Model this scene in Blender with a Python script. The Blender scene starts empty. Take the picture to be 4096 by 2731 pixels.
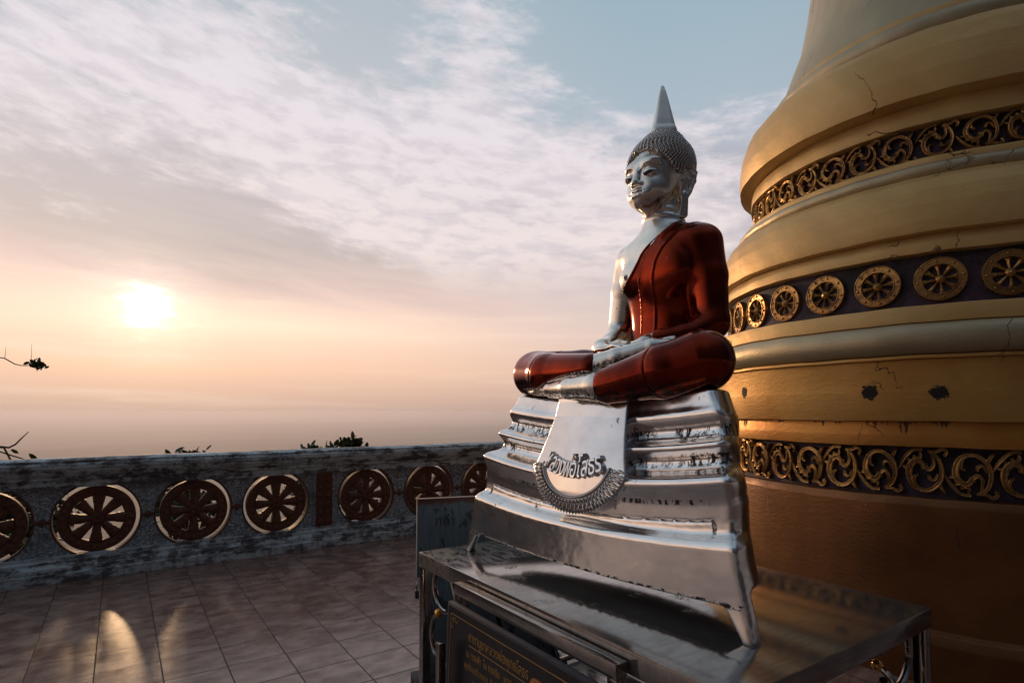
import bpy, bmesh, math, random
import numpy as np
from mathutils import Vector, Matrix
random.seed(7); np.random.seed(7)
R = math.radians
C = bpy.context.scene.collection
scene = bpy.context.scene

# ------------------------------------------------------------------ helpers
def link(o, parent=None):
    C.objects.link(o)
    if parent is not None: o.parent = parent
    return o
def tag(o, label=None, cat=None, group=None, kind=None):
    if label: o['label'] = label
    if cat: o['category'] = cat
    if group: o['group'] = group
    if kind: o['kind'] = kind
    return o
def empty(name, loc=(0, 0, 0), rz=0.0):
    o = bpy.data.objects.new(name, None); o.location = loc; o.rotation_euler = (0, 0, rz)
    return link(o)
def obj_from(name, V, F, mat, parent=None, smooth=True, loc=(0, 0, 0)):
    me = bpy.data.meshes.new(name)
    me.from_pydata([tuple(map(float, v)) for v in V], [], [tuple(map(int, f)) for f in F]); me.update()
    if mat: me.materials.append(mat)
    if smooth: me.polygons.foreach_set('use_smooth', [True] * len(me.polygons))
    o = bpy.data.objects.new(name, me); o.location = loc
    return link(o, parent)
class MB:
    """collects shapes into one mesh"""
    def __init__(s): s.V = []; s.F = []
    def add(s, V, F):
        n = len(s.V); s.V += [tuple(v) for v in V]; s.F += [tuple(i + n for i in f) for f in F]
    def box(s, x0, x1, y0, y1, z0, z1, bev=0.0, M=None):
        bm = bmesh.new(); bmesh.ops.create_cube(bm, size=1)
        for v in bm.verts:
            v.co = Vector(((x0 + x1) / 2 + v.co.x * (x1 - x0), (y0 + y1) / 2 + v.co.y * (y1 - y0), (z0 + z1) / 2 + v.co.z * (z1 - z0)))
        if bev > 0: bmesh.ops.bevel(bm, geom=bm.edges[:], offset=bev, segments=2, profile=0.6, affect='EDGES')
        if M is not None: bm.transform(M)
        bm.verts.index_update()
        s.add([v.co[:] for v in bm.verts], [[v.index for v in f.verts] for f in bm.faces]); bm.free()
    def tube(s, pts, rad, n=10, close=False, cap=True):
        pts = [Vector(p) for p in pts]; m = len(pts)
        rad = rad if hasattr(rad, '__len__') else [rad] * m
        up = Vector((0, 0, 1)); V = []; prev = None
        for i, p in enumerate(pts):
            if close: t = (pts[(i + 1) % m] - pts[i - 1])
            else: t = (pts[min(i + 1, m - 1)] - pts[max(i - 1, 0)])
            t.normalize()
            if prev is None:
                a = t.cross(up) if abs(t.dot(up)) < .95 else t.cross(Vector((1, 0, 0)))
            else: a = prev - t * prev.dot(t)
            a.normalize(); prev = a; b = t.cross(a)
            for k in range(n):
                w = 2 * math.pi * k / n; V.append(p + (a * math.cos(w) + b * math.sin(w)) * rad[i])
        F = []
        for i in range(m if close else m - 1):
            j = (i + 1) % m
            for k in range(n): F.append((i * n + k, i * n + (k + 1) % n, j * n + (k + 1) % n, j * n + k))
        if cap and not close:
            F.append(tuple(reversed(range(n)))); F.append(tuple((m - 1) * n + k for k in range(n)))
        s.add(V, F)
    def sphere(s, c, r, nu=12, nv=8, sc=(1, 1, 1)):
        V = [(c[0], c[1], c[2] + r * sc[2])]; F = []
        for i in range(1, nv):
            t = math.pi * i / nv
            for k in range(nu):
                w = 2 * math.pi * k / nu
                V.append((c[0] + r * sc[0] * math.sin(t) * math.cos(w), c[1] + r * sc[1] * math.sin(t) * math.sin(w), c[2] + r * sc[2] * math.cos(t)))
        V.append((c[0], c[1], c[2] - r * sc[2])); n = len(V)
        for k in range(nu):
            F.append((0, 1 + k, 1 + (k + 1) % nu)); F.append((n - 1, n - 1 - nu + (k + 1) % nu, n - 1 - nu + k))
        for i in range(nv - 2):
            for k in range(nu):
                a = 1 + i * nu; F.append((a + k, a + nu + k, a + nu + (k + 1) % nu, a + (k + 1) % nu))
        s.add(V, F)
    def build(s, name, mat, parent=None, smooth=False, loc=(0, 0, 0)):
        o = obj_from(name, s.V, s.F, mat, parent, smooth, loc)
        if smooth == 'auto':
            o.data.polygons.foreach_set('use_smooth', [True] * len(o.data.polygons)); o.data.set_sharp_from_angle(angle=R(35))
        return o
def lathe(prof, n=288, a0=0.0, a1=2 * math.pi):
    V = []; F = []; full = abs(a1 - a0 - 2 * math.pi) < 1e-6; m = n if full else n + 1
    for r, z in prof:
        for k in range(m):
            w = a0 + (a1 - a0) * k / n; V.append((r * math.cos(w), r * math.sin(w), z))
    for i in range(len(prof) - 1):
        for k in range(n):
            k2 = (k + 1) % m; F.append((i * m + k, i * m + k2, (i + 1) * m + k2, (i + 1) * m + k))
    return V, F

# ------------------------------------------------------------------ node helper
class NT:
    def __init__(s, tree): s.t = tree; s.n = tree.nodes; s.l = tree.links
    def __call__(s, typ, ins=None, **kw):
        nd = s.n.new(typ)
        for k, v in kw.items(): setattr(nd, k, v)
        for k, v in (ins or {}).items():
            sock = nd.inputs[k]
            if isinstance(v, bpy.types.NodeSocket): s.l.new(v, sock)
            else: sock.default_value = v
        return nd
    def m(s, op, a, b=None, c=None, clamp=False):
        nd = s.n.new('ShaderNodeMath'); nd.operation = op; nd.use_clamp = clamp
        for i, v in enumerate((a, b, c)):
            if v is None: continue
            if isinstance(v, bpy.types.NodeSocket): s.l.new(v, nd.inputs[i])
            else: nd.inputs[i].default_value = v
        return nd.outputs[0]
    def vm(s, op, a, b=None):
        nd = s.n.new('ShaderNodeVectorMath'); nd.operation = op
        for i, v in enumerate((a, b)):
            if v is None: continue
            if isinstance(v, bpy.types.NodeSocket): s.l.new(v, nd.inputs[i])
            else: nd.inputs[i].default_value = v
        return nd
    def ss(s, x, a, b):      # smoothstep a..b
        nd = s.n.new('ShaderNodeMapRange'); nd.interpolation_type = 'SMOOTHSTEP'
        s.l.new(x, nd.inputs[0]); nd.inputs[1].default_value = a; nd.inputs[2].default_value = b
        return nd.outputs[0]
    def mix(s, f, a, b, mode='MIX'):
        nd = s.n.new('ShaderNodeMix'); nd.data_type = 'RGBA'; nd.blend_type = mode
        for sock, v in ((nd.inputs[0], f), (nd.inputs[6], a), (nd.inputs[7], b)):
            if isinstance(v, bpy.types.NodeSocket): s.l.new(v, sock)
            else: sock.default_value = v if not (hasattr(v, '__len__') and len(v) == 3) else (*v, 1)
        return nd.outputs[2]
    def noise(s, vec, scale, detail=4, rough=.55, dist=0.0, out=0):
        nd = s('ShaderNodeTexNoise', {'Vector': vec, 'Scale': scale, 'Detail': detail, 'Roughness': rough, 'Distortion': dist}); return nd.outputs[out]
    def scale(s, vec, sc, loc=(0, 0, 0)):
        return s('ShaderNodeMapping', {'Vector': vec, 'Scale': sc, 'Location': loc}).outputs[0]
def srgb(r, g, b):
    f = lambda c: (c / 255 / 12.92) if c / 255 <= .04045 else ((c / 255 + .055) / 1.055) ** 2.4
    return (f(r), f(g), f(b))
def material(name):
    m = bpy.data.materials.new(name); m.use_nodes = True; t = NT(m.node_tree)
    p = m.node_tree.nodes['Principled BSDF']
    tc = t('ShaderNodeTexCoord')
    return m, t, p, tc.outputs['Object']
def setp(t, p, **kw):
    for k, v in kw.items():
        k = {'color': 'Base Color', 'rough': 'Roughness', 'metal': 'Metallic', 'normal': 'Normal', 'coat': 'Coat Weight', 'coatr': 'Coat Roughness', 'spec': 'Specular IOR Level'}[k]
        if isinstance(v, bpy.types.NodeSocket): t.l.new(v, p.inputs[k])
        else: p.inputs[k].default_value = (*v, 1) if hasattr(v, '__len__') and len(v) == 3 else v
def bump(t, h, strength, dist, normal=None):
    ins = {'Height': h, 'Strength': strength, 'Distance': dist}
    if normal is not None: ins['Normal'] = normal
    return t('ShaderNodeBump', ins).outputs[0]
def simple(name, col, rough=.5, metal=0.0, nscale=20, var=.25, bmp=.15, bd=.002):
    m, t, p, co = material(name)
    n = t.noise(co, nscale, 6, .6); n2 = t.noise(co, nscale * .18, 3)
    f = t.m('MULTIPLY_ADD', n, .5, t.m('MULTIPLY', n2, .5))
    c = t.mix(t.ss(f, .3, .7), [x * (1 - var) for x in col], [min(1, x * (1 + var)) for x in col])
    setp(t, p, color=c, rough=rough, metal=metal, normal=bump(t, n, bmp, bd))
    return m

# ------------------------------------------------------------------ materials
def mat_silver(name, zp=None, lowm=True, r0=.085, rv=.12, tone=(.80, .79, .76)):
    """polished silver plating with worn black patches; zp switches on the flaked bands of the pedestal"""
    m, t, p, co = material(name)
    big = t.noise(co, 6, 3); smud = t.noise(t.scale(co, (1, 1, 3)), 24, 5, .6)
    fine = t.noise(co, 130, 4, .7)
    col = t.mix(t.ss(big, .35, .7), tone, [tone[0] * .86, tone[1] * .86, tone[2] * .88])
    chips = t.noise(t.scale(co, (1, 1, .45)), 34, 6, .72, .4)
    zone = t.noise(t.scale(co, (1, 1, 2.2)), 4.2, 2)
    mask = t.m('MULTIPLY', t.ss(chips, .60, .63), t.ss(zone, .58, .66))
    if zp:
        sep = t('ShaderNodeSeparateXYZ', {'Vector': co})
        x, y, z = sep.outputs
        sag = t('ShaderNodeMapRange', {'Value': z, 'From Min': .09, 'From Max': .40, 'To Min': .012, 'To Max': .045}).outputs[0]
        zz = t.m('SUBTRACT', z, t.m('MULTIPLY', t.m('SUBTRACT', t.m('MULTIPLY', x, t.m('MULTIPLY', x, 2.778)), 1.0), sag))
        for zc, w in ((.640, .024), (.545, .022), (.405, .010)):
            band = t.m('SUBTRACT', 1.0, t.ss(t.m('ABSOLUTE', t.m('SUBTRACT', zz, zc)), w * .7, w * 1.25))
            strokes = t.noise(t.scale(co, (1, 1, .25)), 52, 5, .75, .3)
            area = t.ss(t.noise(co, 3.4, 2), .40, .50)
            mk = t.m('MULTIPLY', t.m('MULTIPLY', band, t.ss(strokes, .50, .54)), area)
            mask = t.m('MAXIMUM', mask, mk)
        edge = t.m('MULTIPLY', t.m('SUBTRACT', 1.0, t.ss(t.m('ABSOLUTE', t.m('SUBTRACT', zz, .098)), .004, .012)), t.ss(t.noise(co, 45, 5, .7), .5, .55))
        mask = t.m('MAXIMUM', mask, edge)
    elif lowm:
        sep = t('ShaderNodeSeparateXYZ', {'Vector': co}); z = sep.outputs[2]
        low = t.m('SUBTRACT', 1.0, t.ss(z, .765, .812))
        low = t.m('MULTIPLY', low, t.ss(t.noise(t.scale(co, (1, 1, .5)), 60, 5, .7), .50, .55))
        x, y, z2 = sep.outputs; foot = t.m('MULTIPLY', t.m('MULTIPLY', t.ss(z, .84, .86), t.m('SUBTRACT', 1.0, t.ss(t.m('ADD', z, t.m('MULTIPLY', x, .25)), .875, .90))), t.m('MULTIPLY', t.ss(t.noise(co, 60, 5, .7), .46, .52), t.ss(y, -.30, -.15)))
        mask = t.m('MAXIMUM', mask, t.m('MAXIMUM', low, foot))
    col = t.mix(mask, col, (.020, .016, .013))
    rough = t.m('ADD', t.m('MULTIPLY_ADD', smud, rv, r0), t.m('MULTIPLY', mask, .4), clamp=True)
    dent = t.noise(co, 9, 2); h = t.m('ADD', t.m('MULTIPLY', dent, 1.0), t.m('MULTIPLY', fine, .012))
    setp(t, p, color=col, rough=rough, metal=t.m('SUBTRACT', 1.0, t.m('MULTIPLY', mask, .8)), normal=bump(t, h, .30, .010 if zp else .004))
    return m
def mat_robe():
    m, t, p, co = material('red_lacquer')
    n = t.noise(co, 5, 3); f = t.noise(co, 220, 3, .6); w = t.noise(co, 40, 5, .65)
    col = t.mix(t.ss(n, .3, .7), (.28, .026, .0035), (.11, .007, .0013))
    mask = t.m('MULTIPLY', t.ss(w, .66, .69), t.ss(t.noise(co, 7, 2), .56, .62))
    sep = t('ShaderNodeSeparateXYZ', {'Vector': co}); z = sep.outputs[2]
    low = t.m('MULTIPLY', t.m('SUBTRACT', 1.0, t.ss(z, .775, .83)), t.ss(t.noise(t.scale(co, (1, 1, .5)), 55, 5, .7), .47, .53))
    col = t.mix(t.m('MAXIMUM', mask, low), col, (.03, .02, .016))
    fl = t.m('MULTIPLY', t.ss(t.noise(co, 85, 3, .6), .70, .72), t.ss(t.noise(co, 9, 2), .52, .60)); col = t.mix(fl, col, (.65, .62, .56))
    dust = t.m('MULTIPLY', t.ss(t.noise(co, 14, 6, .7), .5, .8), .22)
    setp(t, p, color=col, rough=t.m('ADD', dust, t.m('MULTIPLY_ADD', w, .12, .08)), metal=1.0, normal=bump(t, f, .22, .0012), coat=.22, coatr=.16)
    return m
def mat_gold(name, base=(.62, .34, .085), shade=(.50, .24, .05), rough=.42, metal=.75, cracks=True, spots=None, drip=None, soot=0.0):
    m, t, p, co = material(name)
    big = t.noise(co, 1.3, 4, .6); brush = t.noise(t.scale(co, (1, 1, 2.5)), 16, 6, .65, .4); fine = t.noise(co, 70, 5, .7)
    col = t.mix(t.ss(big, .35, .68), base, shade)
    col = t.mix(t.m('MULTIPLY', t.ss(brush, .52, .75), .35), col, [x * .72 for x in base])
    h = t.m('ADD', t.m('MULTIPLY', brush, .7), t.m('MULTIPLY', fine, .25))
    mask = t.m('MULTIPLY', t.ss(t.noise(co, 26, 6, .75, .3), .67, .69), t.ss(t.noise(co, 2.4, 3), .50, .62))
    if cracks:
        wob = t.vm('ADD', t.scale(co, (1, 1, .30)), t.vm('MULTIPLY', t('ShaderNodeTexNoise', {'Vector': co, 'Scale': 3.5, 'Detail': 4}).outputs[1], (.30, .30, .12)).outputs[0]).outputs[0]
        v = t('ShaderNodeTexVoronoi', {'Vector': wob, 'Scale': 1.3}, feature='DISTANCE_TO_EDGE').outputs[0]
        ck = t.m('MULTIPLY', t.m('SUBTRACT', 1.0, t.ss(v, .0010, .0032)), t.ss(t.noise(co, 1.3, 2), .55, .59))
        mask = t.m('MAXIMUM', mask, t.m('MULTIPLY', ck, .85))
    if spots:
        for q, rad in spots:
            d = t.vm('DISTANCE', co, q).outputs['Value']
            d = t.m('ADD', d, t.m('MULTIPLY', t.m('SUBTRACT', t.noise(co, 38, 6, .8), .5), rad * 1.9))
            mask = t.m('MAXIMUM', mask, t.m('SUBTRACT', 1.0, t.ss(d, rad * .70, rad * .82)))
    if drip:
        z = t('ShaderNodeSeparateXYZ', {'Vector': co}).outputs[2]
        for zt, ln in drip:
            cyl = t.scale(co, (1, 1, .06))
            streak = t.m('MULTIPLY', t.m('MULTIPLY', t.ss(t.noise(cyl, 26, 4, .75), .45, .80), t.ss(t.noise(cyl, 3.0, 2), .38, .60)), ln * 3.2)
            dd = t.m('SUBTRACT', t.m('SUBTRACT', zt, z), streak)
            mk = t.m('MULTIPLY', t.m('SUBTRACT', 1.0, t.ss(dd, -.014, .004)), t.m('LESS_THAN', z, zt + .002))
            mask = t.m('MAXIMUM', mask, t.m('MULTIPLY', mk, .85))
    if soot:
        mask = t.m('MAXIMUM', mask, t.m('MULTIPLY', t.ss(t.noise(co, 26, 6, .75), .5, .62), soot))
    col = t.mix(mask, col, (.012, .008, .006))
    setp(t, p, color=col, rough=t.m('ADD', t.m('MULTIPLY_ADD', fine, .22, rough - .11), t.m('MULTIPLY', mask, .3), clamp=True),
         metal=t.m('MULTIPLY', t.m('SUBTRACT', 1.0, mask), metal), normal=bump(t, t.m('SUBTRACT', h, t.m('MULTIPLY', mask, .5)), .55, .006))
    return m
def mat_purple():
    m, t, p, co = material('purple_frieze_paint')
    n = t.noise(co, 9, 6, .7); col = t.mix(t.ss(n, .35, .6), (.008, .004, .008), (.045, .024, .050))
    g = t.ss(t.noise(co, 4, 5, .7), .50, .62); col = t.mix(g, col, (.008, .006, .007))
    setp(t, p, color=col, rough=.7, normal=bump(t, n, .4, .004)); return m
def mat_weathered():
    """white-blue paint over dark weathered concrete"""
    m, t, p, co = material('weathered_blue_white_paint')
    a = t.noise(t.scale(co, (.75, 1, 1.5)), 6, 8, .74, .2); b = t.noise(co, 30, 5, .7); c = t.noise(t.scale(co, (.22, 1, 3)), 5, 5, .6)
    pm = t.m('ADD', t.m('MULTIPLY', a, .65), t.m('ADD', t.m('MULTIPLY', b, .12), t.m('MULTIPLY', c, .25)))
    col = t.mix(t.ss(pm, .455, .560), (.100, .100, .108), (.56, .66, .70))
    run = t.m('MULTIPLY', t.ss(t.noise(t.scale(co, (1, 1, .12)), 16, 5, .7), .50, .66), t.ss(t.noise(co, 2.2, 3), .40, .60))
    col = t.mix(t.m('MULTIPLY', run, .45), col, (.050, .046, .050))
    col = t.mix(t.m('MULTIPLY', t.ss(t.noise(co, 5, 5, .7), .56, .66), .5), col, (.14, .095, .085))
    setp(t, p, color=col, rough=.75, normal=bump(t, pm, .8, .012)); return m
def mat_panel():
    """painted relief of curls on the balustrade infill"""
    m, t, p, co = material('relief_painted_panel')
    wob = t.vm('ADD', co, t.vm('MULTIPLY', t('ShaderNodeTexNoise', {'Vector': co, 'Scale': 14.0, 'Detail': 2}).outputs[1], (.10, .10, .10)).outputs[0]).outputs[0]
    v = t('ShaderNodeTexVoronoi', {'Vector': wob, 'Scale': 26.0}, feature='SMOOTH_F1').outputs[0]
    r = t.m('SINE', t.m('MULTIPLY', v, 22.0)); d = t.noise(co, 6, 6, .7)
    col = t.mix(t.ss(r, -.6, .6), (.20, .235, .26), (.46, .53, .58))
    col = t.mix(t.ss(d, .50, .70), col, (.13, .13, .145))
    setp(t, p, color=col, rough=.7, normal=bump(t, r, .7, .006)); return m
def mat_terracotta(name='terracotta_paint', base=(.17, .062, .032)):
    m, t, p, co = material(name)
    n = t.noise(co, 22, 6, .7); v = t('ShaderNodeTexVoronoi', {'Vector': co, 'Scale': 30.0}).outputs[0]
    col = t.mix(t.ss(n, .35, .65), base, [x * .55 for x in base])
    setp(t, p, color=col, rough=.6, normal=bump(t, t.m('ADD', v, n), .5, .005)); return m
def mat_tiles():
    m, t, p, co = material('glazed_floor_tiles')
    s = .345; x, y, z = t('ShaderNodeSeparateXYZ', {'Vector': co}).outputs
    u = t.m('DIVIDE', t.m('ADD', x, .096), s); v = t.m('DIVIDE', t.m('SUBTRACT', y, 4.015), s)
    fu = t.m('ABSOLUTE', t.m('SUBTRACT', t.m('FRACT', u), .5)); fv = t.m('ABSOLUTE', t.m('SUBTRACT', t.m('FRACT', v), .5))
    wob = t.m('MULTIPLY', t.m('SUBTRACT', t.noise(co, 30, 3), .5), .004)
    g = t.ss(t.m('ADD', t.m('MAXIMUM', fu, fv), wob), .4870, .4925)
    cell = t('ShaderNodeCombineXYZ', {'X': t.m('FLOOR', u), 'Y': t.m('FLOOR', v), 'Z': 0.0}).outputs[0]
    wn = t('ShaderNodeTexWhiteNoise', {'Vector': cell}).outputs[0]
    off = t.vm('ADD', co, t.vm('MULTIPLY', t('ShaderNodeTexWhiteNoise', {'Vector': cell}).outputs[1], (9.0, 9.0, 9.0)).outputs[0]).outputs[0]
    mot = t.noise(t.scale(off, (1.0, 1.7, 1)), 5.0, 4, .6, .2)
    col = t.mix(t.ss(mot, .34, .66), (.15, .070, .054), (.36, .235, .185))
    col = t.mix(t.m('MULTIPLY', wn, .35), col, (.17, .085, .062))
    dirt = t.ss(t.noise(co, 1.6, 6, .7), .45, .75); col = t.mix(t.m('MULTIPLY', dirt, .32), col, (.10, .07, .06))
    col = t.mix(g, col, (.030, .022, .020))
    rgh = t.m('ADD', t.m('MULTIPLY_ADD', t.noise(off, 7, 3, .6), .34, .10), t.m('MULTIPLY', g, .5), clamp=True)
    tilt = t.m('MULTIPLY', t.m('SUBTRACT', t.noise(off, 2.2, 2), .5), .7)
    setp(t, p, color=col, rough=rgh, spec=.5, normal=bump(t, t.m('SUBTRACT', tilt, t.m('MULTIPLY', g, .8)), .35, .004)); return m
def mat_steel(name='brushed_steel', dirty=True):
    m, t, p, co = material(name)
    n = t.noise(t.scale(co, (1, 6, 1)), 14, 5, .65); f = t.noise(co, 90, 4, .7)
    col = t.mix(t.ss(n, .35, .7), (.34, .32, .305), (.25, .235, .225)); rg = t.m('MULTIPLY_ADD', n, .14, .03)
    if dirty:
        st = t.noise(co, 5.5, 8, .72, .6); mk = t.m('MULTIPLY', t.ss(st, .56, .60), t.ss(f, .42, .62))
        z = t.noise(co, 1.9, 3); mk = t.m('MULTIPLY', mk, t.ss(z, .50, .62))
        x, y, zz = t('ShaderNodeSeparateXYZ', {'Vector': co}).outputs
        end = t.m('MULTIPLY', t.ss(t.m('ADD', y, t.m('MULTIPLY', st, .35)), 1.55, 1.72), t.ss(t.noise(t.scale(co, (3, 1, 1)), 12, 7, .75, .8), .43, .55))
        mk = t.m('MAXIMUM', mk, end)
        col = t.mix(mk, col, (.10, .085, .07)); rg = t.m('ADD', rg, t.m('MULTIPLY', mk, .45), clamp=True)
        metal = t.m('SUBTRACT', 1.0, t.m('MULTIPLY', mk, .7))
        col = t.mix(t.m('MULTIPLY', t.ss(t.noise(co, 3.2, 6, .65), .40, .66), .35), col, (.16, .14, .125)); metal = t.m('MULTIPLY', metal, .82)
    else: metal = 1.0
    setp(t, p, color=col, rough=rg, metal=metal, normal=bump(t, t.m('ADD', n, t.m('MULTIPLY', f, .1)), .06, .003)); return m
def mat_bluebox():
    m, t, p, co = material('peeling_blue_grey_paint')
    a = t.noise(t.scale(co, (1, 1, .6)), 9, 8, .75, .6); b = t.noise(t.scale(co, (2.5, 1, .35)), 20, 6, .7)
    col = t.mix(t.ss(b, .35, .7), (.10, .155, .19), (.17, .235, .27))
    col = t.mix(t.ss(a, .555, .575), col, (.045, .065, .085))
    z = t('ShaderNodeSeparateXYZ', {'Vector': co}).outputs[2]
    rust = t.m('MULTIPLY', t.ss(t.m('ADD', z, t.m('MULTIPLY', a, .10)), 1.105, 1.13), 1.0)
    col = t.mix(rust, col, (.11, .045, .03))
    setp(t, p, color=col, rough=.55, metal=.1, normal=bump(t, a, .5, .004)); return m

SILVER = mat_silver('silver_skin', r0=.17, rv=.16, tone=(.88, .84, .76)); SILVERP = mat_silver('silver_pedestal', zp=True, r0=.11, rv=.14, tone=(.84, .83, .81)); ROBE = mat_robe()
SILVERC = mat_silver('silver_cloth', lowm=False, tone=(.84, .82, .80)); SILVERF = mat_silver('silver_fringe', lowm=False, tone=(.62, .60, .58)); HAIRM = mat_silver('silver_hair', lowm=False, tone=(.52, .50, .47))
STC = (7.1 * .8, 2.35 * .8); SS = .80
def stp(ang, r, z): return (r * SS * math.cos(R(ang)), r * SS * math.sin(R(ang)), 1.6 + z * SS)
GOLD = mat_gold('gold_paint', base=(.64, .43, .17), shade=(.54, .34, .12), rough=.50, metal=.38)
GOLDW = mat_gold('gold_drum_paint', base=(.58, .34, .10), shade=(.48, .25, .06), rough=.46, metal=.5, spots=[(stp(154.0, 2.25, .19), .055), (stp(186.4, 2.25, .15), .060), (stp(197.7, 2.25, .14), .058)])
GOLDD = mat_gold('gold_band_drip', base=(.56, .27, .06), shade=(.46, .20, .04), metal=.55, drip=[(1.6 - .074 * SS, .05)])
GOLDP = mat_gold('gold_paint_sky_sheen', base=(.48, .40, .25), shade=(.40, .33, .21), rough=.42, metal=.55)  # greyer gold for bell and tori: sky reflection put into the base colour
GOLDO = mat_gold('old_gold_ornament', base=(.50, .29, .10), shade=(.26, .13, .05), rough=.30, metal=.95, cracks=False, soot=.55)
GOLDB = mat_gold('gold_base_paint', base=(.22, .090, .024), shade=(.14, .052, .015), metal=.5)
PURPLE = mat_purple(); WEATH = mat_weathered(); PANEL = mat_panel(); TERRA = mat_terracotta(); TILES = mat_tiles()
STEEL = mat_steel(); STEELP = mat_steel('polished_tube', dirty=False); BLUEBOX = mat_bluebox()
BRASS = simple('brass_ball', (.70, .38, .10), .14, 1.0, 30, .1, .05)
BOARD = simple('black_sign_board', (.012, .010, .014), .32, 0, 40, .3, .05)
BOARDE = simple('board_edge', (.045, .045, .055), .7, 0, 120, .3, .4)
GOLDTXT = simple('gold_lettering', (.50, .30, .09), .4, .6, 60, .2, .1)
ORANGE = simple('orange_label', (.50, .19, .04), .5, 0, 60, .15, .05)
DARKTXT = simple('dark_lettering', (.02, .012, .01), .5, 0, 60, .2, .1)
EYEM = simple('dark_shell_inlay', (.055, .040, .045), .22, 0, 80, .4, .05); PUPIL = simple('black_pupil', (.004, .004, .004), .12, 0)
BARK = simple('bark', (.07, .05, .035), .85, 0, 30, .35, .6, .01)
LEAF = simple('dark_leaf', (.045, .065, .02), .5, 0, 8, .4, .1)
BLACKM = simple('black_hollow_shade', (.012, .012, .014), .6)
LOCKM = simple('dull_padlock_metal', (.06, .06, .065), .35, .8)
DARKBASE = simple('dark_rubber', (.02, .02, .022), .7)  # own dark colour of the metal panel's base
# ------------------------------------------------------------------ signed-distance modelling
def ell(P, c, r):
    q = (P - np.array(c, np.float32)) / np.array(r, np.float32)
    k0 = np.sqrt((q * q).sum(1)) + 1e-9; q2 = q / np.array(r, np.float32); k1 = np.sqrt((q2 * q2).sum(1)) + 1e-9
    return k0 * (k0 - 1) / k1
def cone(P, a, b, ra, rb):
    a = np.array(a, np.float32); b = np.array(b, np.float32); ab = b - a
    t = np.clip(((P - a) @ ab) / (ab @ ab), 0, 1)
    d = P - (a + t[:, None] * ab)
    return np.sqrt((d * d).sum(1)) - (ra + (rb - ra) * t)
def rbox(P, c, h, r):
    q = np.abs(P - np.array(c, np.float32)) - (np.array(h, np.float32) - r)
    return np.sqrt((np.maximum(q, 0) ** 2).sum(1)) + np.minimum(q.max(1), 0) - r
def smin(a, b, k):
    h = np.maximum(k - np.abs(a - b), 0) / k
    return np.minimum(a, b) - h * h * k * .25
def smax(a, b, k): return -smin(-a, -b, k)
def chain(P, pts, rad, k=.01):
    d = None
    for i in range(len(pts) - 1):
        e = cone(P, pts[i], pts[i + 1], rad[i], rad[i + 1]); d = e if d is None else smin(d, e, k)
    return d
def smooth_table(zs, vs, w=.02):
    z = np.linspace(min(zs) - .1, max(zs) + .1, 600); v = np.interp(z, zs, vs)
    n = int(w * 3 / (z[1] - z[0])) | 1; k = np.exp(-.5 * (np.arange(-n, n + 1) * (z[1] - z[0]) / w) ** 2); k /= k.sum()
    vp = np.pad(v, n, mode='edge'); return z.astype(np.float32), np.convolve(vp, k, 'valid').astype(np.float32)

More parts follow.
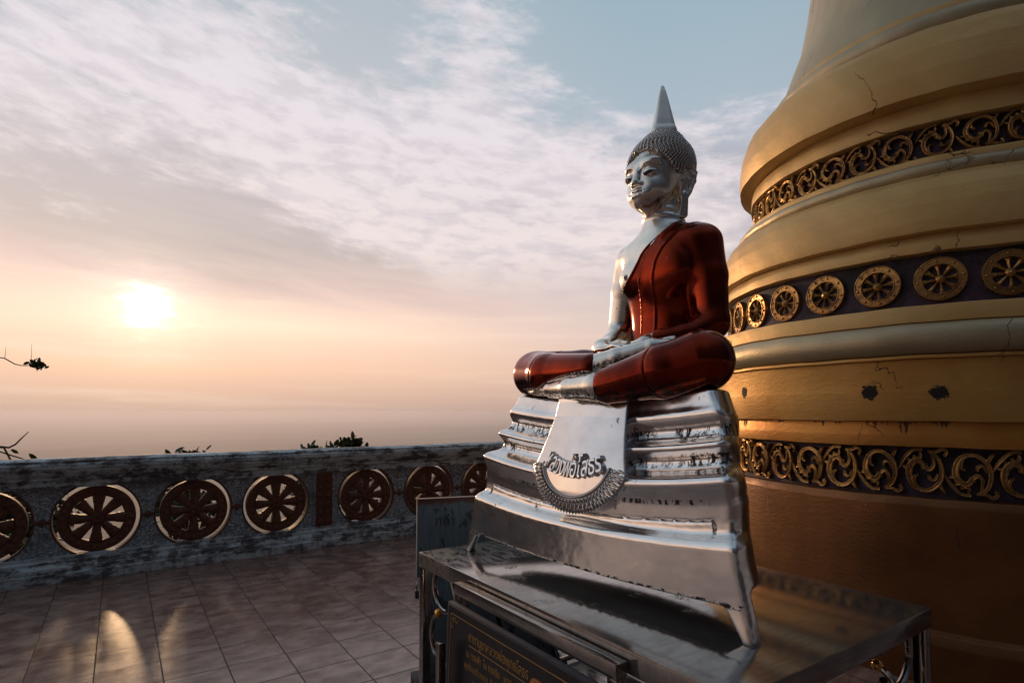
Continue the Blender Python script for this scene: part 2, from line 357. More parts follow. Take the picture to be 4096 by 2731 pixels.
def mesh_sdf(fn, lo, hi, h, newton=3, step=6):
    lo = np.array(lo, np.float32); hi = np.array(hi, np.float32)
    n = (np.ceil((hi - lo) / h / step).astype(int)) * step + 1
    ax = [lo[i] + h * np.arange(n[i], dtype=np.float32) for i in range(3)]
    cax = [a[step // 2::step] for a in ax]
    G = np.stack(np.meshgrid(*cax, indexing='ij'), -1).reshape(-1, 3)
    Cc = fn(G).reshape([len(a) for a in cax])
    F = np.repeat(np.repeat(np.repeat(Cc, step, 0), step, 1), step, 2)
    F = np.pad(F, [(0, max(0, n[i] - F.shape[i])) for i in range(3)], mode='edge')[:n[0], :n[1], :n[2]].copy()
    act = np.argwhere(np.abs(F) < step * h * 1.35)
    Pp = np.stack([ax[i][act[:, i]] for i in range(3)], 1)
    vals = np.concatenate([fn(c) for c in np.array_split(Pp, max(1, len(Pp) // 400000))])
    F[act[:, 0], act[:, 1], act[:, 2]] = vals
    S = F < 0
    c = S[:-1, :-1, :-1].astype(np.int8)
    tot = sum(S[i:n[0] - 1 + i, j:n[1] - 1 + j, k:n[2] - 1 + k].astype(np.int8) for i in (0, 1) for j in (0, 1) for k in (0, 1))
    cells = np.argwhere((tot > 0) & (tot < 8)); idx = -np.ones(tot.shape, np.int64)
    idx[cells[:, 0], cells[:, 1], cells[:, 2]] = np.arange(len(cells))
    acc = np.zeros((len(cells), 3)); cnt = np.zeros(len(cells))
    cor = [(i, j, k) for i in (0, 1) for j in (0, 1) for k in (0, 1)]
    for a in cor:
        for d in range(3):
            if a[d]: continue
            b = list(a); b[d] = 1
            fa = F[cells[:, 0] + a[0], cells[:, 1] + a[1], cells[:, 2] + a[2]]; fb = F[cells[:, 0] + b[0], cells[:, 1] + b[1], cells[:, 2] + b[2]]
            m = (fa < 0) != (fb < 0); tt = np.where(m, fa / np.where(m, fa - fb, 1), 0)
            q = np.tile(np.array(a, float), (len(cells), 1)); q[:, d] += tt
            acc[m] += q[m]; cnt[m] += 1
    V = lo + h * (cells + acc / cnt[:, None])
    quads = []
    for d in range(3):
        s0 = [slice(0, None)] * 3; s1 = [slice(0, None)] * 3; s0[d] = slice(0, -1); s1[d] = slice(1, None)
        e = np.argwhere(S[tuple(s0)] != S[tuple(s1)]); o = [(d + 1) % 3, (d + 2) % 3]
        ok = (e[:, o[0]] > 0) & (e[:, o[1]] > 0) & (e[:, o[0]] < n[o[0]] - 1) & (e[:, o[1]] < n[o[1]] - 1); e = e[ok]
        sg = S[e[:, 0], e[:, 1], e[:, 2]]
        def cell(du, dv):
            q = e.copy(); q[:, o[0]] -= du; q[:, o[1]] -= dv; return idx[q[:, 0], q[:, 1], q[:, 2]]
        Q = np.stack([cell(1, 1), cell(0, 1), cell(0, 0), cell(1, 0)], 1); Q[~sg] = Q[~sg][:, ::-1]; quads.append(Q)
    Q = np.concatenate(quads); Q = Q[(Q >= 0).all(1)]
    V = V.astype(np.float32); eps = h * .4
    for it in range(newton):
        d = fn(V); g = np.stack([(fn(V + eps * np.eye(3, dtype=np.float32)[i]) - fn(V - eps * np.eye(3, dtype=np.float32)[i])) / (2 * eps) for i in range(3)], 1)
        st = d[:, None] * g / np.maximum((g * g).sum(1, keepdims=True), .15); ln = np.sqrt((st * st).sum(1, keepdims=True)); st *= np.minimum(1, h * .6 / np.maximum(ln, 1e-9))
        V = V - st
    return V, Q
def sdf_obj(name, fn, lo, hi, h, mat, parent, newton=3):
    V, Q = mesh_sdf(fn, lo, hi, h, newton)
    me = bpy.data.meshes.new(name); me.vertices.add(len(V)); me.vertices.foreach_set('co', V.astype(np.float32).ravel())
    me.loops.add(4 * len(Q)); me.loops.foreach_set('vertex_index', Q.ravel().astype(np.int32))
    me.polygons.add(len(Q)); me.polygons.foreach_set('loop_start', np.arange(0, 4 * len(Q), 4, dtype=np.int32)); me.polygons.foreach_set('loop_total', np.full(len(Q), 4, np.int32))
    me.update(calc_edges=True); me.validate()
    me.polygons.foreach_set('use_smooth', [True] * len(me.polygons)); me.materials.append(mat)
    o = bpy.data.objects.new(name, me); return link(o, parent)

# ---- statue in its own frame: x = its right (+) to left (-), y = front (+), z up from the table top
TZ = [.70, .80, .90, .98, 1.06, 1.14, 1.22, 1.30, 1.37, 1.43, 1.48, 1.52, 1.56, 1.60]
TAB_A = smooth_table(TZ, [.22, .215, .180, .158, .148, .152, .166, .186, .200, .206, .196, .165, .115, .085])
TAB_B = smooth_table(TZ, [.15, .145, .128, .118, .112, .114, .122, .132, .136, .130, .115, .100, .088, .080])
TAB_C = smooth_table(TZ, [-.56, -.56, -.57, -.58, -.59, -.595, -.595, -.59, -.59, -.59, -.595, -.60, -.60, -.60])
def torso(P):
    z = P[:, 2]; a = np.interp(z, *TAB_A); b = np.interp(z, *TAB_B); c = np.interp(z, *TAB_C)
    q = (np.abs(P[:, 0] / a) ** 2.3 + np.abs((P[:, 1] - c) / b) ** 2.3) ** (1 / 2.3)
    d = (q - 1) * np.minimum(a, b) * .92
    d = smax(d, np.maximum(z - 1.575, .72 - z), .05)
    for s in (1, -1):
        d = smin(d, ell(P, (s * .098, -.503, 1.335), (.082, .050 if s > 0 else .028, .070)), .035 if s > 0 else .07)      # breasts
        d = smin(d, ell(P, (s * .13, -.60, 1.468), (.115, .078, .064)), .06)          # shoulder slope
    return d
def nipple(P, d): return smin(d, ell(P, (.112, -.447, 1.338), (.010, .010, .010)), .008)
def arm(P, s):
    up = chain(P, [(s * .200, -.607, 1.452), (s * .236, -.600, 1.30), (s * .262, -.585, 1.09)], [.083, .074, .062], .014)
    fo = chain(P, [(s * .262, -.583, 1.085), (s * .215, -.46, 1.025), ((.125 if s > 0 else -.105), -.345, 1.002)], [.061, .053, .036], .014)
    return smin(up, fo, .03)
def legs(P):
    d = ell(P, (0, -.52, .86), (.27, .19, .115))
    for s in (1, -1):
        d = smin(d, chain(P, [(s * .12, -.52, .865), (s * .30, -.36, .880), (s * .455, -.205, .885)], [.112, .112, .104], .018), .04)
    # left shin lies below and in front, right shin above
    dl = chain(P, [(-.462, -.190, .885), (-.34, -.125, .850), (-.125, -.062, .803)], [.106, .094, .066], .018)
    dr = chain(P, [(.462, -.190, .880), (.30, -.130, .872), (.020, -.118, .872)], [.105, .090, .068], .018)
    d = smin(d, dl, .022); d = smin(d, dr, .022)
    d = smin(d, ell(P, (0, -.36, .83), (.34, .20, .085)), .06)
    return d
def foot_r(P):
    d = chain(P, [(.085, -.115, .870), (.02, -.118, .882), (-.10, -.150, .915), (-.235, -.205, .955), (-.285, -.225, .965)], [.060, .057, .047, .037, .024], .010)
    for i in range(5):
        o = (i - 2) * .013; d = smin(d, cone(P, (-.255, -.215 - o * .6, .958 + o), (-.318 + abs(i - 1) * .006, -.235 - o * .6, .966 + o), .0095, .0085), .006)
    return d
def foot_l(P):
    d = chain(P, [(-.18, -.070, .806), (-.08, -.046, .800), (.08, -.052, .799), (.23, -.082, .801), (.375, -.120, .802)], [.060, .058, .046, .036, .027], .012)
    for i in range(5):
        o = (i - 2) * .010; d = smin(d, cone(P, (.365, -.12 - o, .806 + o * .9), (.425 - i * .004, -.138 - o, .812 + o * .9), .011, .009), .006)
    return d
def hands(P):
    d = chain(P, [(.140, -.365, 1.012), (.142, -.315, .990), (.095, -.270, .978)], [.033, .038, .030], .03)
    d = smin(d, ell(P, (.060, -.262, .974), (.068, .056, .024)), .025)
    L4 = [.100, .112, .105, .085]
    for i in range(4):
        y = -.300 + .024 * i; r = .0128 - .0004 * i
        d = smin(d, chain(P, [(.030, y, .978), (.030 - L4[i] * .5, y + .004, .983), (.030 - L4[i], y + .008, .974)], [r + .001, r, r - .003], .008), .008)
    d = smin(d, chain(P, [(.105, -.322, .996), (.055, -.338, 1.012), (.010, -.340, 1.006)], [.019, .0140, .0105], .01), .016)
    g = chain(P, [(-.118, -.352, 1.004), (-.110, -.315, .990), (-.070, -.280, .966)], [.031, .031, .028], .02)
    g = smin(g, ell(P, (-.045, -.268, .955), (.066, .052, .020)), .02)
    for i in range(4):
        y = -.296 + .023 * i
        g = smin(g, chain(P, [(-.020, y, .950), (.035, y + .004, .950), (.020 + L4[i] * .8, y + .010, .942)], [.0125, .0115, .0095], .006), .008)
    g = smin(g, chain(P, [(-.085, -.325, .988), (-.050, -.342, 1.004), (-.015, -.345, 1.004)], [.017, .0130, .0095], .01), .012)
    return np.minimum(d, g)
def skull(P):
    d = ell(P, (0, -.582, 1.855), (.138, .142, .142))
    d = smin(d, ell(P, (0, -.520, 1.785), (.110, .110, .125)), .05)
    d = smin(d, ell(P, (0, -.500, 1.715), (.082, .090, .080)), .05)
    d = smin(d, ell(P, (0, -.462, 1.670), (.046, .056, .046)), .045)
    return d
def arc_pts(s, n=7):
    return [(s * x, y, z) for x, y, z in ((.013, -.412, 1.783), (.026, -.405, 1.806), (.046, -.409, 1.819), (.066, -.422, 1.815), (.086, -.446, 1.793))]
def curve2(P, pts):
    x, z = P[:, 0], P[:, 2]; best = np.full(len(P), 9., np.float32)
    for (a, b), (c, d) in zip(pts, pts[1:]):
        L2 = (c - a) ** 2 + (d - b) ** 2; t = np.clip(((x - a) * (c - a) + (z - b) * (d - b)) / L2, 0, 1)
        best = np.minimum(best, np.hypot(x - a - t * (c - a), z - b - t * (d - b)))
    return best
def head(P):
    d = skull(P)
    d = smin(d, ell(P, (0, -.424, 1.655), (.026, .024, .021)), .02)                 # chin
    for s in (1, -1):
        d = smin(d, ell(P, (s * .052, -.462, 1.714), (.038, .042, .048)), .035)     # cheeks
        d = smin(d, ell(P, (s * .050, -.440, 1.835), (.045, .030, .022)), .03)      # brow bone
        d = smax(d, -ell(P, (s * .054, -.381, 1.7985), (.041, .038, .0270)), .003)  # socket with a crisp brow edge
        d = smin(d, ell(P, (s * .053, -.437, 1.782), (.036, .036, .0235)), .004)    # eyelid
    n = chain(P, [(0, -.424, 1.826), (0, -.408, 1.795), (0, -.388, 1.745)], [.010, .0105, .0165], .01)
    n = smin(n, ell(P, (0, -.388, 1.738), (.017, .018, .013)), .01)
    for s in (1, -1): n = smin(n, ell(P, (s * .0185, -.402, 1.734), (.0125, .016, .0105)), .007)
    n = smax(n, 1.7255 - P[:, 2] - .10 * (P[:, 1] + .39), .003)
    for s in (1, -1): n = smax(n, -ell(P, (s * .0095, -.393, 1.7235), (.0050, .0075, .005)), .002)
    d = smin(d, n, .009)
    for s in (1, -1):
        bd_ = curve2(P, [(s * x, z) for x, z in ((.013, 1.795), (.021, 1.813), (.036, 1.8255), (.054, 1.8295), (.072, 1.8245), (.086, 1.811), (.095, 1.796))])
        d = d - .0030 * np.exp(-(bd_ / .0036) ** 2) * (P[:, 1] > -.50)
    # mouth: full bow-shaped lips with lifted corners
    d = smin(d, ell(P, (0, -.420, 1.687), (.056, .030, .030)), .02)
    for s in (1, -1):
        d = smin(d, chain(P, [(0, -.3895, 1.6985), (s * .013, -.3900, 1.7025), (s * .032, -.402, 1.6985), (s * .056, -.421, 1.7040)], [.0058, .0070, .0058, .0022], .004), .003)
        d = smin(d, chain(P, [(0, -.3910, 1.6800), (s * .018, -.3945, 1.6815), (s * .036, -.408, 1.6885), (s * .054, -.420, 1.6995)], [.0085, .0078, .0052, .0018], .004), .003)
        d = smax(d, -chain(P, [(0, -.3840, 1.6905), (s * .016, -.3860, 1.6920), (s * .034, -.3990, 1.6945), (s * .058, -.4180, 1.7020)], [.0026, .0026, .0024, .0014], .002), .002)
    return d
def ear(P, s):
    P = P + np.array((s * .012, -.012, .0), np.float32)
    # tall ear: rolled helix, hollow shell and a long flat lobe
    d = chain(P, [(s * .134, -.585, 1.785), (s * .137, -.592, 1.812), (s * .145, -.608, 1.832), (s * .154, -.634, 1.830), (s * .158, -.652, 1.804), (s * .154, -.650, 1.765), (s * .142, -.636, 1.720), (s * .126, -.626, 1.690)],
              [.008, .0095, .0105, .0105, .0105, .0095, .0085, .009], .008)
    d = smin(d, chain(P, [(s * .134, -.585, 1.785), (s * .128, -.585, 1.750), (s * .121, -.592, 1.710), (s * .116, -.604, 1.680)], [.0085, .0075, .0070, .009], .008), .006)
    d = smin(d, chain(P, [(s * .148, -.612, 1.800), (s * .147, -.625, 1.780), (s * .137, -.618, 1.735), (s * .124, -.606, 1.700)], [.004, .006, .0055, .004], .005), .004)
    c, sn = math.cos(s * .40), math.sin(s * .40)
    q = P - np.array((s * .136, -.618, 1.760), np.float32); q[:, 0] -= s * .18 * q[:, 2]
    qx = q[:, 0] * c + q[:, 1] * sn; qy = -q[:, 0] * sn + q[:, 1] * c
    d = smin(d, smax(np.abs(qx) - .0045, (np.sqrt((qy / .036) ** 2 + (q[:, 2] / .078) ** 2) - 1) * .034, .003), .006)
    t = np.clip((1.70 - P[:, 2]) / .105, 0, 1); lx = s * (.131 - .010 * t); ly = -.612 + .004 * t
    w = .0150 + .008 * t
    q = np.stack([P[:, 0] - lx, P[:, 1] - ly], 1); qx = q[:, 0] * c + q[:, 1] * sn; qy = -q[:, 0] * sn + q[:, 1] * c
    zc = np.maximum(np.abs(P[:, 2] - 1.653) - .040, 0)
    lobe = np.sqrt(np.maximum(np.sqrt(qy ** 2 * (.020 / w) ** 2 + zc ** 2) - .016, 0) ** 2 + np.maximum(np.abs(qx) - .0015, 0) ** 2) - .0052
    d = smin(d, lobe, .010)
    slit = np.maximum(np.maximum(np.abs(qy) - .0012, np.abs(P[:, 2] - 1.638) - .022), -.0035 - lobe)
    d = smax(d, -slit, .001)
    return d
def neck(P):
    d = cone(P, (0, -.597, 1.50), (0, -.590, 1.72), .096, .088)
    for z, r in ((1.628, .0885), (1.598, .0895)):                                   # neck folds
        rr = np.sqrt(P[:, 0] ** 2 + (P[:, 1] + .593) ** 2) - r
        d = smin(d, np.sqrt(rr * rr + (P[:, 2] - z - .18 * (P[:, 1] + .593)) ** 2) - .009, .012)
    return d
def silver(P):
    d = nipple(P, torso(P))
    d = smin(d, arm(P, 1), .022); d = smin(d, arm(P, -1), .022)
    d = smin(d, smax(cone(P, (0, -.60, 1.48), (0, -.60, 1.60), .12, .088), P[:, 2] - 1.61, .03), .05)
    d = smin(d, neck(P), .022)
    d = smin(d, head(P), .014)
    for s in (1, -1): d = smin(d, ear(P, s), .008)
    d = smin(d, legs(P), .02); d = smin(d, foot_r(P), .006); d = np.minimum(d, foot_l(P))
    d = smin(d, hands(P), .004)
    return d
EDGE = smooth_table([1.20, 1.270, 1.285, 1.31, 1.345, 1.39, 1.43, 1.47, 1.50, 1.53, 1.58], [.30, .20, .125, .100, .068, .040, .020, -.012, -.045, -.085, -.13], .008)
def robe(P):
    t = torso(P)
    x = P[:, 0]; z = P[:, 2]; y = P[:, 1]
    e = np.interp(z, *EDGE) + np.where(y < -.59, .06, 0) * 0
    upper = np.where(z > 1.26, (x - e) * .75, -.05)
    back = (y + .60)
    cut = smax(upper, np.full_like(x, -.05), .004)
    t2 = smax(t - .007, cut, .006)
    t2 = smax(t2, z - 1.556 - .10 * np.abs(x), .01)
    # hanging sash over the left shoulder with raised borders
    sx = np.interp(z, [1.04, 1.30, 1.38, 1.44, 1.50, 1.55], [-.002, -.010, -.030, -.058, -.100, -.150])
    band = np.abs(x - sx) - .042
    sash = smax(smax(t - .0110, band, .006), np.maximum(1.046 - z, -(y + .60)), .004)
    t2 = smin(t2, sash, .003)
    rim = smax(smax(t - .0135, np.abs(band + .004) - .0035, .002), np.maximum(1.046 - z, -(y + .60)), .003)
    t2 = smin(t2, rim, .003)
    hem = smax(smax(t - .0135, np.abs(x - e + .006) - .006, .004), np.maximum(1.275 - z, z - 1.56), .004)
    t2 = smin(t2, hem, .004)
    a = arm(P, -1)
    sleeve = smax(a - .007, (x + .125) * .9 + (y + .345) * .5, .005)
    d = smin(t2, sleeve, .045)
    L = legs(P) - .007
    # cut away at the crossed ankles so the silver feet come out of the hems
    cr = cone(P, (-.085, -.125, .885), (-.36, -.245, .975), .078, .050)
    cl = cone(P, (-.030, -.036, .793), (.43, -.128, .800), .080, .030)
    L = smax(L, -cr, .004); L = smax(L, -cl, .004)
    # cloth folds over the knees
    for s in (1, -1):
        g = np.abs((x * s - .372) * .94 + (y + .19) * .25 + (z - .88) * .20 + .9 * (z - .88) ** 2) - .0035
        L = smax(L, -smax(g, -(L + .0045), .002), .003)
    return smin(d, L, .012)
FACE = (.136, 1.737, .166)
def face_oval(x, z): return np.sqrt((x / FACE[0]) ** 2 + ((z - FACE[1]) / FACE[2]) ** 2) - 1
def hair_cap(P):
    x, y, z = P.T
    d = skull(P) - .007
    d = smin(d, ell(P, (0, -.588, 1.870), (.141, .142, .124)), .03)
    d = smin(d, ell(P, (0, -.600, 1.968), (.088, .090, .074)), .03)
    A = np.maximum(face_oval(x, z) * .12, -(y + .585))      # open face
    d = smax(d, -A, .004)
    d = smax(d, 1.70 - z, .01)
    e = np.maximum(np.maximum(.100 - np.abs(x), np.abs(y + .598) - .034), z - 1.812)
    return smax(d, -e, .005)
def spire(P):
    x, y, z = P[:, 0] - .004, P[:, 1] + .604, P[:, 2] - .008
    rr = np.interp(z, [1.99, 2.02, 2.035, 2.05, 2.08, 2.13, 2.18, 2.23, 2.262, 2.275], [.066, .069, .066, .0595, .053, .0415, .0300, .0175, .0070, .001])
    w = 1 + .10 * np.cos(4 * np.arctan2(y, x))
    d = (np.sqrt(x * x + y * y) - rr * w) * .95
    return smax(d, np.maximum(z - 2.264, 1.995 - z), .006)

# ---- pedestal
PZ = [0.0, .06, .20, .268, .285, .300, .345, .395, .415, .440, .470, .490, .510, .530, .548, .562, .590, .606, .618, .628, .640, .655, .672, .690, .712, .735, .765, .800]
PW = [.765, .752, .715, .703, .690, .672, .668, .668, .664, .668, .668, .655, .612, .606, .602, .606, .616, .610, .590, .586, .584, .580, .584, .586, .576, .560, .545, .528]
PF = [.022, .020, .016, .014, .000, -.030, -.034, -.034, -.030, -.022, -.010, -.022, -.078, -.090, -.098, -.085, -.064, -.070, -.112, -.118, -.124, -.132, -.122, -.114, -.112, -.126, -.134, -.142]
TW = smooth_table(PZ, PW, .0065); TF = smooth_table(PZ, PF, .0065)
def zprime(P): return P[:, 2] - np.interp(P[:, 2], [.09, .40], [.012, .045]) * (np.square(P[:, 0] / .6) - 1)
def ped_shell(P, off=0.0):
    zp = zprime(P); W = np.interp(zp, *TW) - off; F = np.interp(zp, *TF) - off
    x = P[:, 0]; y = P[:, 1]
    F = F + .020 * np.cos(np.clip(x / .62, -1, 1) * math.pi / 2) * np.clip(1 - zp, 0, 1)
    D = .415 + (W - .53) * .25 - off
    front = y - F
    yy = np.minimum(y - F + .022, 0)
    q = np.sqrt((x / W) ** 2 + (yy / D) ** 2)
    side = (q - 1) * np.minimum(W, D) * .95
    return smax(front, side, .018)
def apron_front(P):
    zp = P[:, 2]
    return np.interp(zp, [.28, .32, .38, .45, .52, .60, .68, .74, .80], [.018, .022, .016, .004, -.022, -.052, -.080, -.096, -.104])
def apron_w(z): return np.interp(z, [.30, .40, .46, .52, .60, .68, .74, .80], [.268, .268, .258, .238, .218, .204, .198, .196])
def apron(P, off=0.0):
    x, y, z = P.T
    fr = y - (apron_front(P) + .030 * np.cos(np.clip(x / .30, -1, 1) * math.pi / 2) - .012 + off)
    side = np.abs(x) - apron_w(z)
    bot = np.where(z < .47, np.sqrt((x / 1.0) ** 2 + ((z - .510) / .80) ** 2) - .268, -.1)   # rounded lower end
    return smax(smax(fr, np.maximum(side, bot * .8), .007), np.maximum(-(y + .30), z - .772), .006)
def pedestal(P):
    zp = zprime(P); x, y, z = P.T
    d = ped_shell(P)
    d = smax(d, zp - .792, .010)
    # boat-shaped panel line on the lower tier
    g = np.minimum(np.abs(zp - .330 - .02 * np.abs(x)) + np.where(np.abs(x) > .60, .1, 0), np.abs(np.abs(x) - .60 - .25 * (.34 - zp)) + np.where((zp > .345) | (zp < .29), .1, 0)) - .0028
    d = smax(d, -smax(g, -.014 - d, .002), .004)
    inside = ped_shell(P, .030)
    d = smax(d, -smax(inside, zp - .235, .01), .003)
    arch = smax(np.abs(x) - .672 - .62 * np.clip(.093 - z, 0, .1), zp - .094, .020)
    d = smax(d, -smax(arch, -(y + .30), .01), .004)
    arch2 = smax(z - .150, np.abs(y + .33) - .305, .03)
    d = smax(d, -arch2, .004)
    return smax(d, -z, .001)
def apron_part(P):
    return smax(apron(P), -(ped_shell(P) + .012), .002)
# ------------------------------------------------------------------ statue build
TOP = .90
statue = empty('buddha_statue', (1.528, 1.7675, TOP), math.atan2(.9976, -.0693))
tag(statue, 'silver seated meditating figure in a red lacquered robe on a tall flared silver pedestal', 'statue')
body = sdf_obj('body', silver, (-.62, -.80, .72), (.62, .02, 2.03), .0050, SILVER, statue, 3)
rb = sdf_obj('robe', robe, (-.64, -.82, .72), (.64, .03, 1.60), .0055, ROBE, statue, 3)
hair = sdf_obj('hair', hair_cap, (-.18, -.80, 1.66), (.18, -.38, 2.06), .0050, HAIRM, statue, 3)
def add_curls():
    mb = MB(); rows = 37; cz = 1.83; cy = -.604
    for i in range(rows):
        # rows by height on the cap
        ph = math.pi * (.11 + .66 * i / (rows - 1)); rad_guess = .150 * math.sin(ph)
        n = max(6, int(2 * math.pi * rad_guess / .0150))
        ks = (np.arange(n) + .5 * (i % 2)) / n * 2 * math.pi
        D = np.stack([np.sin(ph) * np.cos(ks), np.sin(ph) * np.sin(ks), np.full(n, np.cos(ph))], 1)
        o = np.array([0, cy, 1.85]); tt = np.full(n, .30)
        P = o + D * tt[:, None]
        for _ in range(60):
            d = hair_cap(P.astype(np.float32)); tt -= np.clip(d, -.01, .01) * .8; P = o + D * tt[:, None]
        x, y, z = P.T
        face = face_oval(x, z)
        ok = ~((face < .025) & (y > -.59)) & (z > 1.70) & ~((np.hypot(x, y - cy) < .06) & (z > 2.0)) & (tt > .05) & (np.abs(hair_cap(P.astype(np.float32))) < .006) & ~((np.abs(x) > .096) & (np.abs(y + .598) < .034) & (z < 1.812))
        eps = .003
        G = np.stack([hair_cap((P + eps * np.eye(3)[j]).astype(np.float32)) - hair_cap((P - eps * np.eye(3)[j]).astype(np.float32)) for j in range(3)], 1)
        G /= np.linalg.norm(G, axis=1, keepdims=True) + 1e-9
        for j in np.where(ok)[0]:
            p = Vector(P[j]); nn = Vector(G[j]); nn = (nn + Vector((0, 0, .25))).normalized()
            a = nn.orthogonal().normalized(); b = nn.cross(a); r = .0076 * random.uniform(.85, 1.15)
            V = []; F = []
            for hh, rr in ((-.002, 1.0), (.0040, .90), (.0085, .50)):
                for k in range(7):
                    w = 2 * math.pi * k / 7; V.append(p + nn * hh + (a * math.cos(w) + b * math.sin(w)) * r * rr)
            V.append(p + nn * .0120)
            for q in range(2):
                for k in range(7): F.append((q * 7 + k, q * 7 + (k + 1) % 7, (q + 1) * 7 + (k + 1) % 7, (q + 1) * 7 + k))
            for k in range(7): F.append((14 + k, 14 + (k + 1) % 7, 21))
            mb.add(V, F)
    # merge the curls into the hair mesh
    bm = bmesh.new(); bm.from_mesh(hair.data)
    tmp = bpy.data.meshes.new('t'); tmp.from_pydata([tuple(v) for v in mb.V], [], mb.F); bm.from_mesh(tmp)
    for f in bm.faces: f.smooth = True
    bm.to_mesh(hair.data); bm.free(); bpy.data.meshes.remove(tmp)
add_curls()
sdf_obj('spire', spire, (-.10, -.70, 1.99), (.10, -.50, 2.29), .0045, SILVER, statue, 3)
# dark inlaid eyes under the lids, with black pupils
for s in (1, -1):
    def eyefn(P, s=s):
        x, y, z = P.T; u = (x - s * .0545) * s
        lid = ell(P, (s * .053, -.437, 1.782), (.036, .036, .0235)) - .0014
        zc = 1.7755 + .0045 * (u / .03)
        up = zc + .0072 * np.clip(1 - (u / .031) ** 2, 0, 1) - .0005; lo = zc - .0075 * np.clip(1 - (u / .031) ** 2, 0, 1)
        m = np.maximum(np.maximum(z - up, lo - z), np.abs(u) - .031)
        return smax(np.maximum(lid, -(y + .46)), m, .001)
    e = sdf_obj('eye', eyefn, (s * .054 - .04, -.48, 1.755), (s * .054 + .04, -.39, 1.80), .0016, EYEM, statue, 2)
    mb = MB(); mb.sphere((0, 0, 0), 1, 14, 8, (.0072, .0028, .0066)); pz = mb.build('pupil', PUPIL, e, True, (s * .048, -.4012, 1.7745))
ped = sdf_obj('pedestal', pedestal, (-.80, -.80, -.01), (.80, .06, .86), .0060, SILVERP, statue, 3)
ap = sdf_obj('hanging_cloth', apron_part, (-.31, -.20, .25), (.31, .09, .80), .0048, SILVERC, ped, 3)

V, F = lathe([(0, .110), (.97, .110), (1.0, .125), (1.0, .215), (.9, .222), (0, .222)], 48); mb = MB(); mb.add([(x * .600, -.195 + y * (.170 if y > 0 else .16), z) for x, y, z in V], F); mb.build('hollow_shade', BLACKM, ped)  # added black block stands for the shade in the hollow under the pedestal
def apron_pt(x, z, off=0.0):
    P = np.array([[x, 0, z]], np.float32)
    return float(apron_front(P)[0] + .030 * math.cos(max(-1, min(1, x / .30)) * math.pi / 2) - .012 + off)
def text_mesh(txt, size, extrude, bevel=0.0):
    cu = bpy.data.curves.new('t', 'FONT'); cu.body = txt; cu.size = size; cu.extrude = extrude; cu.bevel_depth = bevel; cu.bevel_resolution = 1
    cu.resolution_u = 4; cu.align_x = 'CENTER'
    o = bpy.data.objects.new('t', cu); C.objects.link(o); dg = bpy.context.evaluated_depsgraph_get(); dg.update()
    me = bpy.data.meshes.new_from_object(o.evaluated_get(dg)); V = [v.co.copy() for v in me.vertices]; F = [list(p.vertices) for p in me.polygons]
    bpy.data.objects.remove(o); bpy.data.meshes.remove(me); return V, F
# raised lettering on an arc
mb = MB(); word = ['ห', 'ล', 'ว', 'ง', 'พ่', 'อ', 'โ', 'ส', 'ธ', 'ร']; wd = [1.15, 1.0, .85, .8, 1.15, 1.0, .72, 1.0, .85, .85]
tot = sum(wd); acc = 0; LW = .335
for ch, w in zip(word, wd):
    u = (acc + w / 2) / tot - .5; acc += w
    x = -u * LW; ang = u * .80                      # reading direction runs toward the statue's left (-x)
    zc = .430 + 1.45 * x * x
    V, F = text_mesh(ch, .106, .013, .0024)
    xs = [v.x for v in V]; x0 = (min(xs) + max(xs)) / 2
    out = []
    for v in V:
        px = (v.x - x0) * .60; pz = v.y * 1.0
        rx = px * math.cos(ang) - pz * math.sin(ang); rz = px * math.sin(ang) + pz * math.cos(ang)
        X = x - rx; Z = zc + rz + .008; out.append((X, apron_pt(X, Z, .004) + v.z + .004, Z))
    mb.add(out, [f[::-1] for f in F])
let = mb.build('lettering', SILVERC, ap, 'auto')
# beaded cord and two rows of leaf tassels round the lower end
mb = MB(); bd = MB()
def rim_pt(t, r):       # t in -1..1 round the lower edge, r = inward offset
    a = t * R(80); rad = .268 - r; x = rad * math.sin(a); z = .510 - rad * .80 * math.cos(a)
    if abs(t) > .93: z += 0
    return x, z
for i in range(74):
    t = -1 + 2 * i / 73; x, z = rim_pt(t, .078); bd.sphere((x, apron_pt(x, z, .006), z), .0050, 8, 6)
for r, w in ((.086, .0022), (.071, .0018)):
    bd.tube([(rim_pt(-1 + 2 * i / 60, r)[0], apron_pt(*rim_pt(-1 + 2 * i / 60, r), .003), rim_pt(-1 + 2 * i / 60, r)[1]) for i in range(61)], w, 6)
def leafdrop(t, r0, ln, wd_, lift):
    x0, z0 = rim_pt(t, r0); x1, z1 = rim_pt(t, r0 - ln); y0 = apron_pt(x0, z0, lift); y1 = apron_pt(x1, z1, lift)
    d = Vector((x1 - x0, y1 - y0, z1 - z0)); n = Vector((0, 1, 0)); s = d.cross(n).normalized()
    V = []; F = []
    prof = [(0, .35), (.25, 1.0), (.5, .9), (.8, .45), (1.0, .02)]
    for q, w in prof:
        c = Vector((x0, y0, z0)) + d * q
        V += [c - s * wd_ * w - n * .002, c - s * wd_ * w * .5 + n * .004, c + n * .0075 * (w ** .5), c + s * wd_ * w * .5 + n * .004, c + s * wd_ * w - n * .002]
    for i in range(len(prof) - 1):
        for k in range(4): F.append((i * 5 + k, i * 5 + k + 1, i * 5 + 6 + k, i * 5 + 5 + k))
    mb.add(V, F)
for i in range(30):
    t = -1 + 2 * (i + .5) / 30; leafdrop(t, .066, .032, .0092, .004)
    x, z = rim_pt(t, .060); mb.sphere((x, apron_pt(x, z, .008), z), .0062, 8, 6)
for i in range(31):
    t = -.99 + 1.98 * i / 30; leafdrop(t, .044, .038, .0075, .005); x, z = rim_pt(t, .043); mb.sphere((x, apron_pt(x, z, .007), z), .0042, 7, 5)
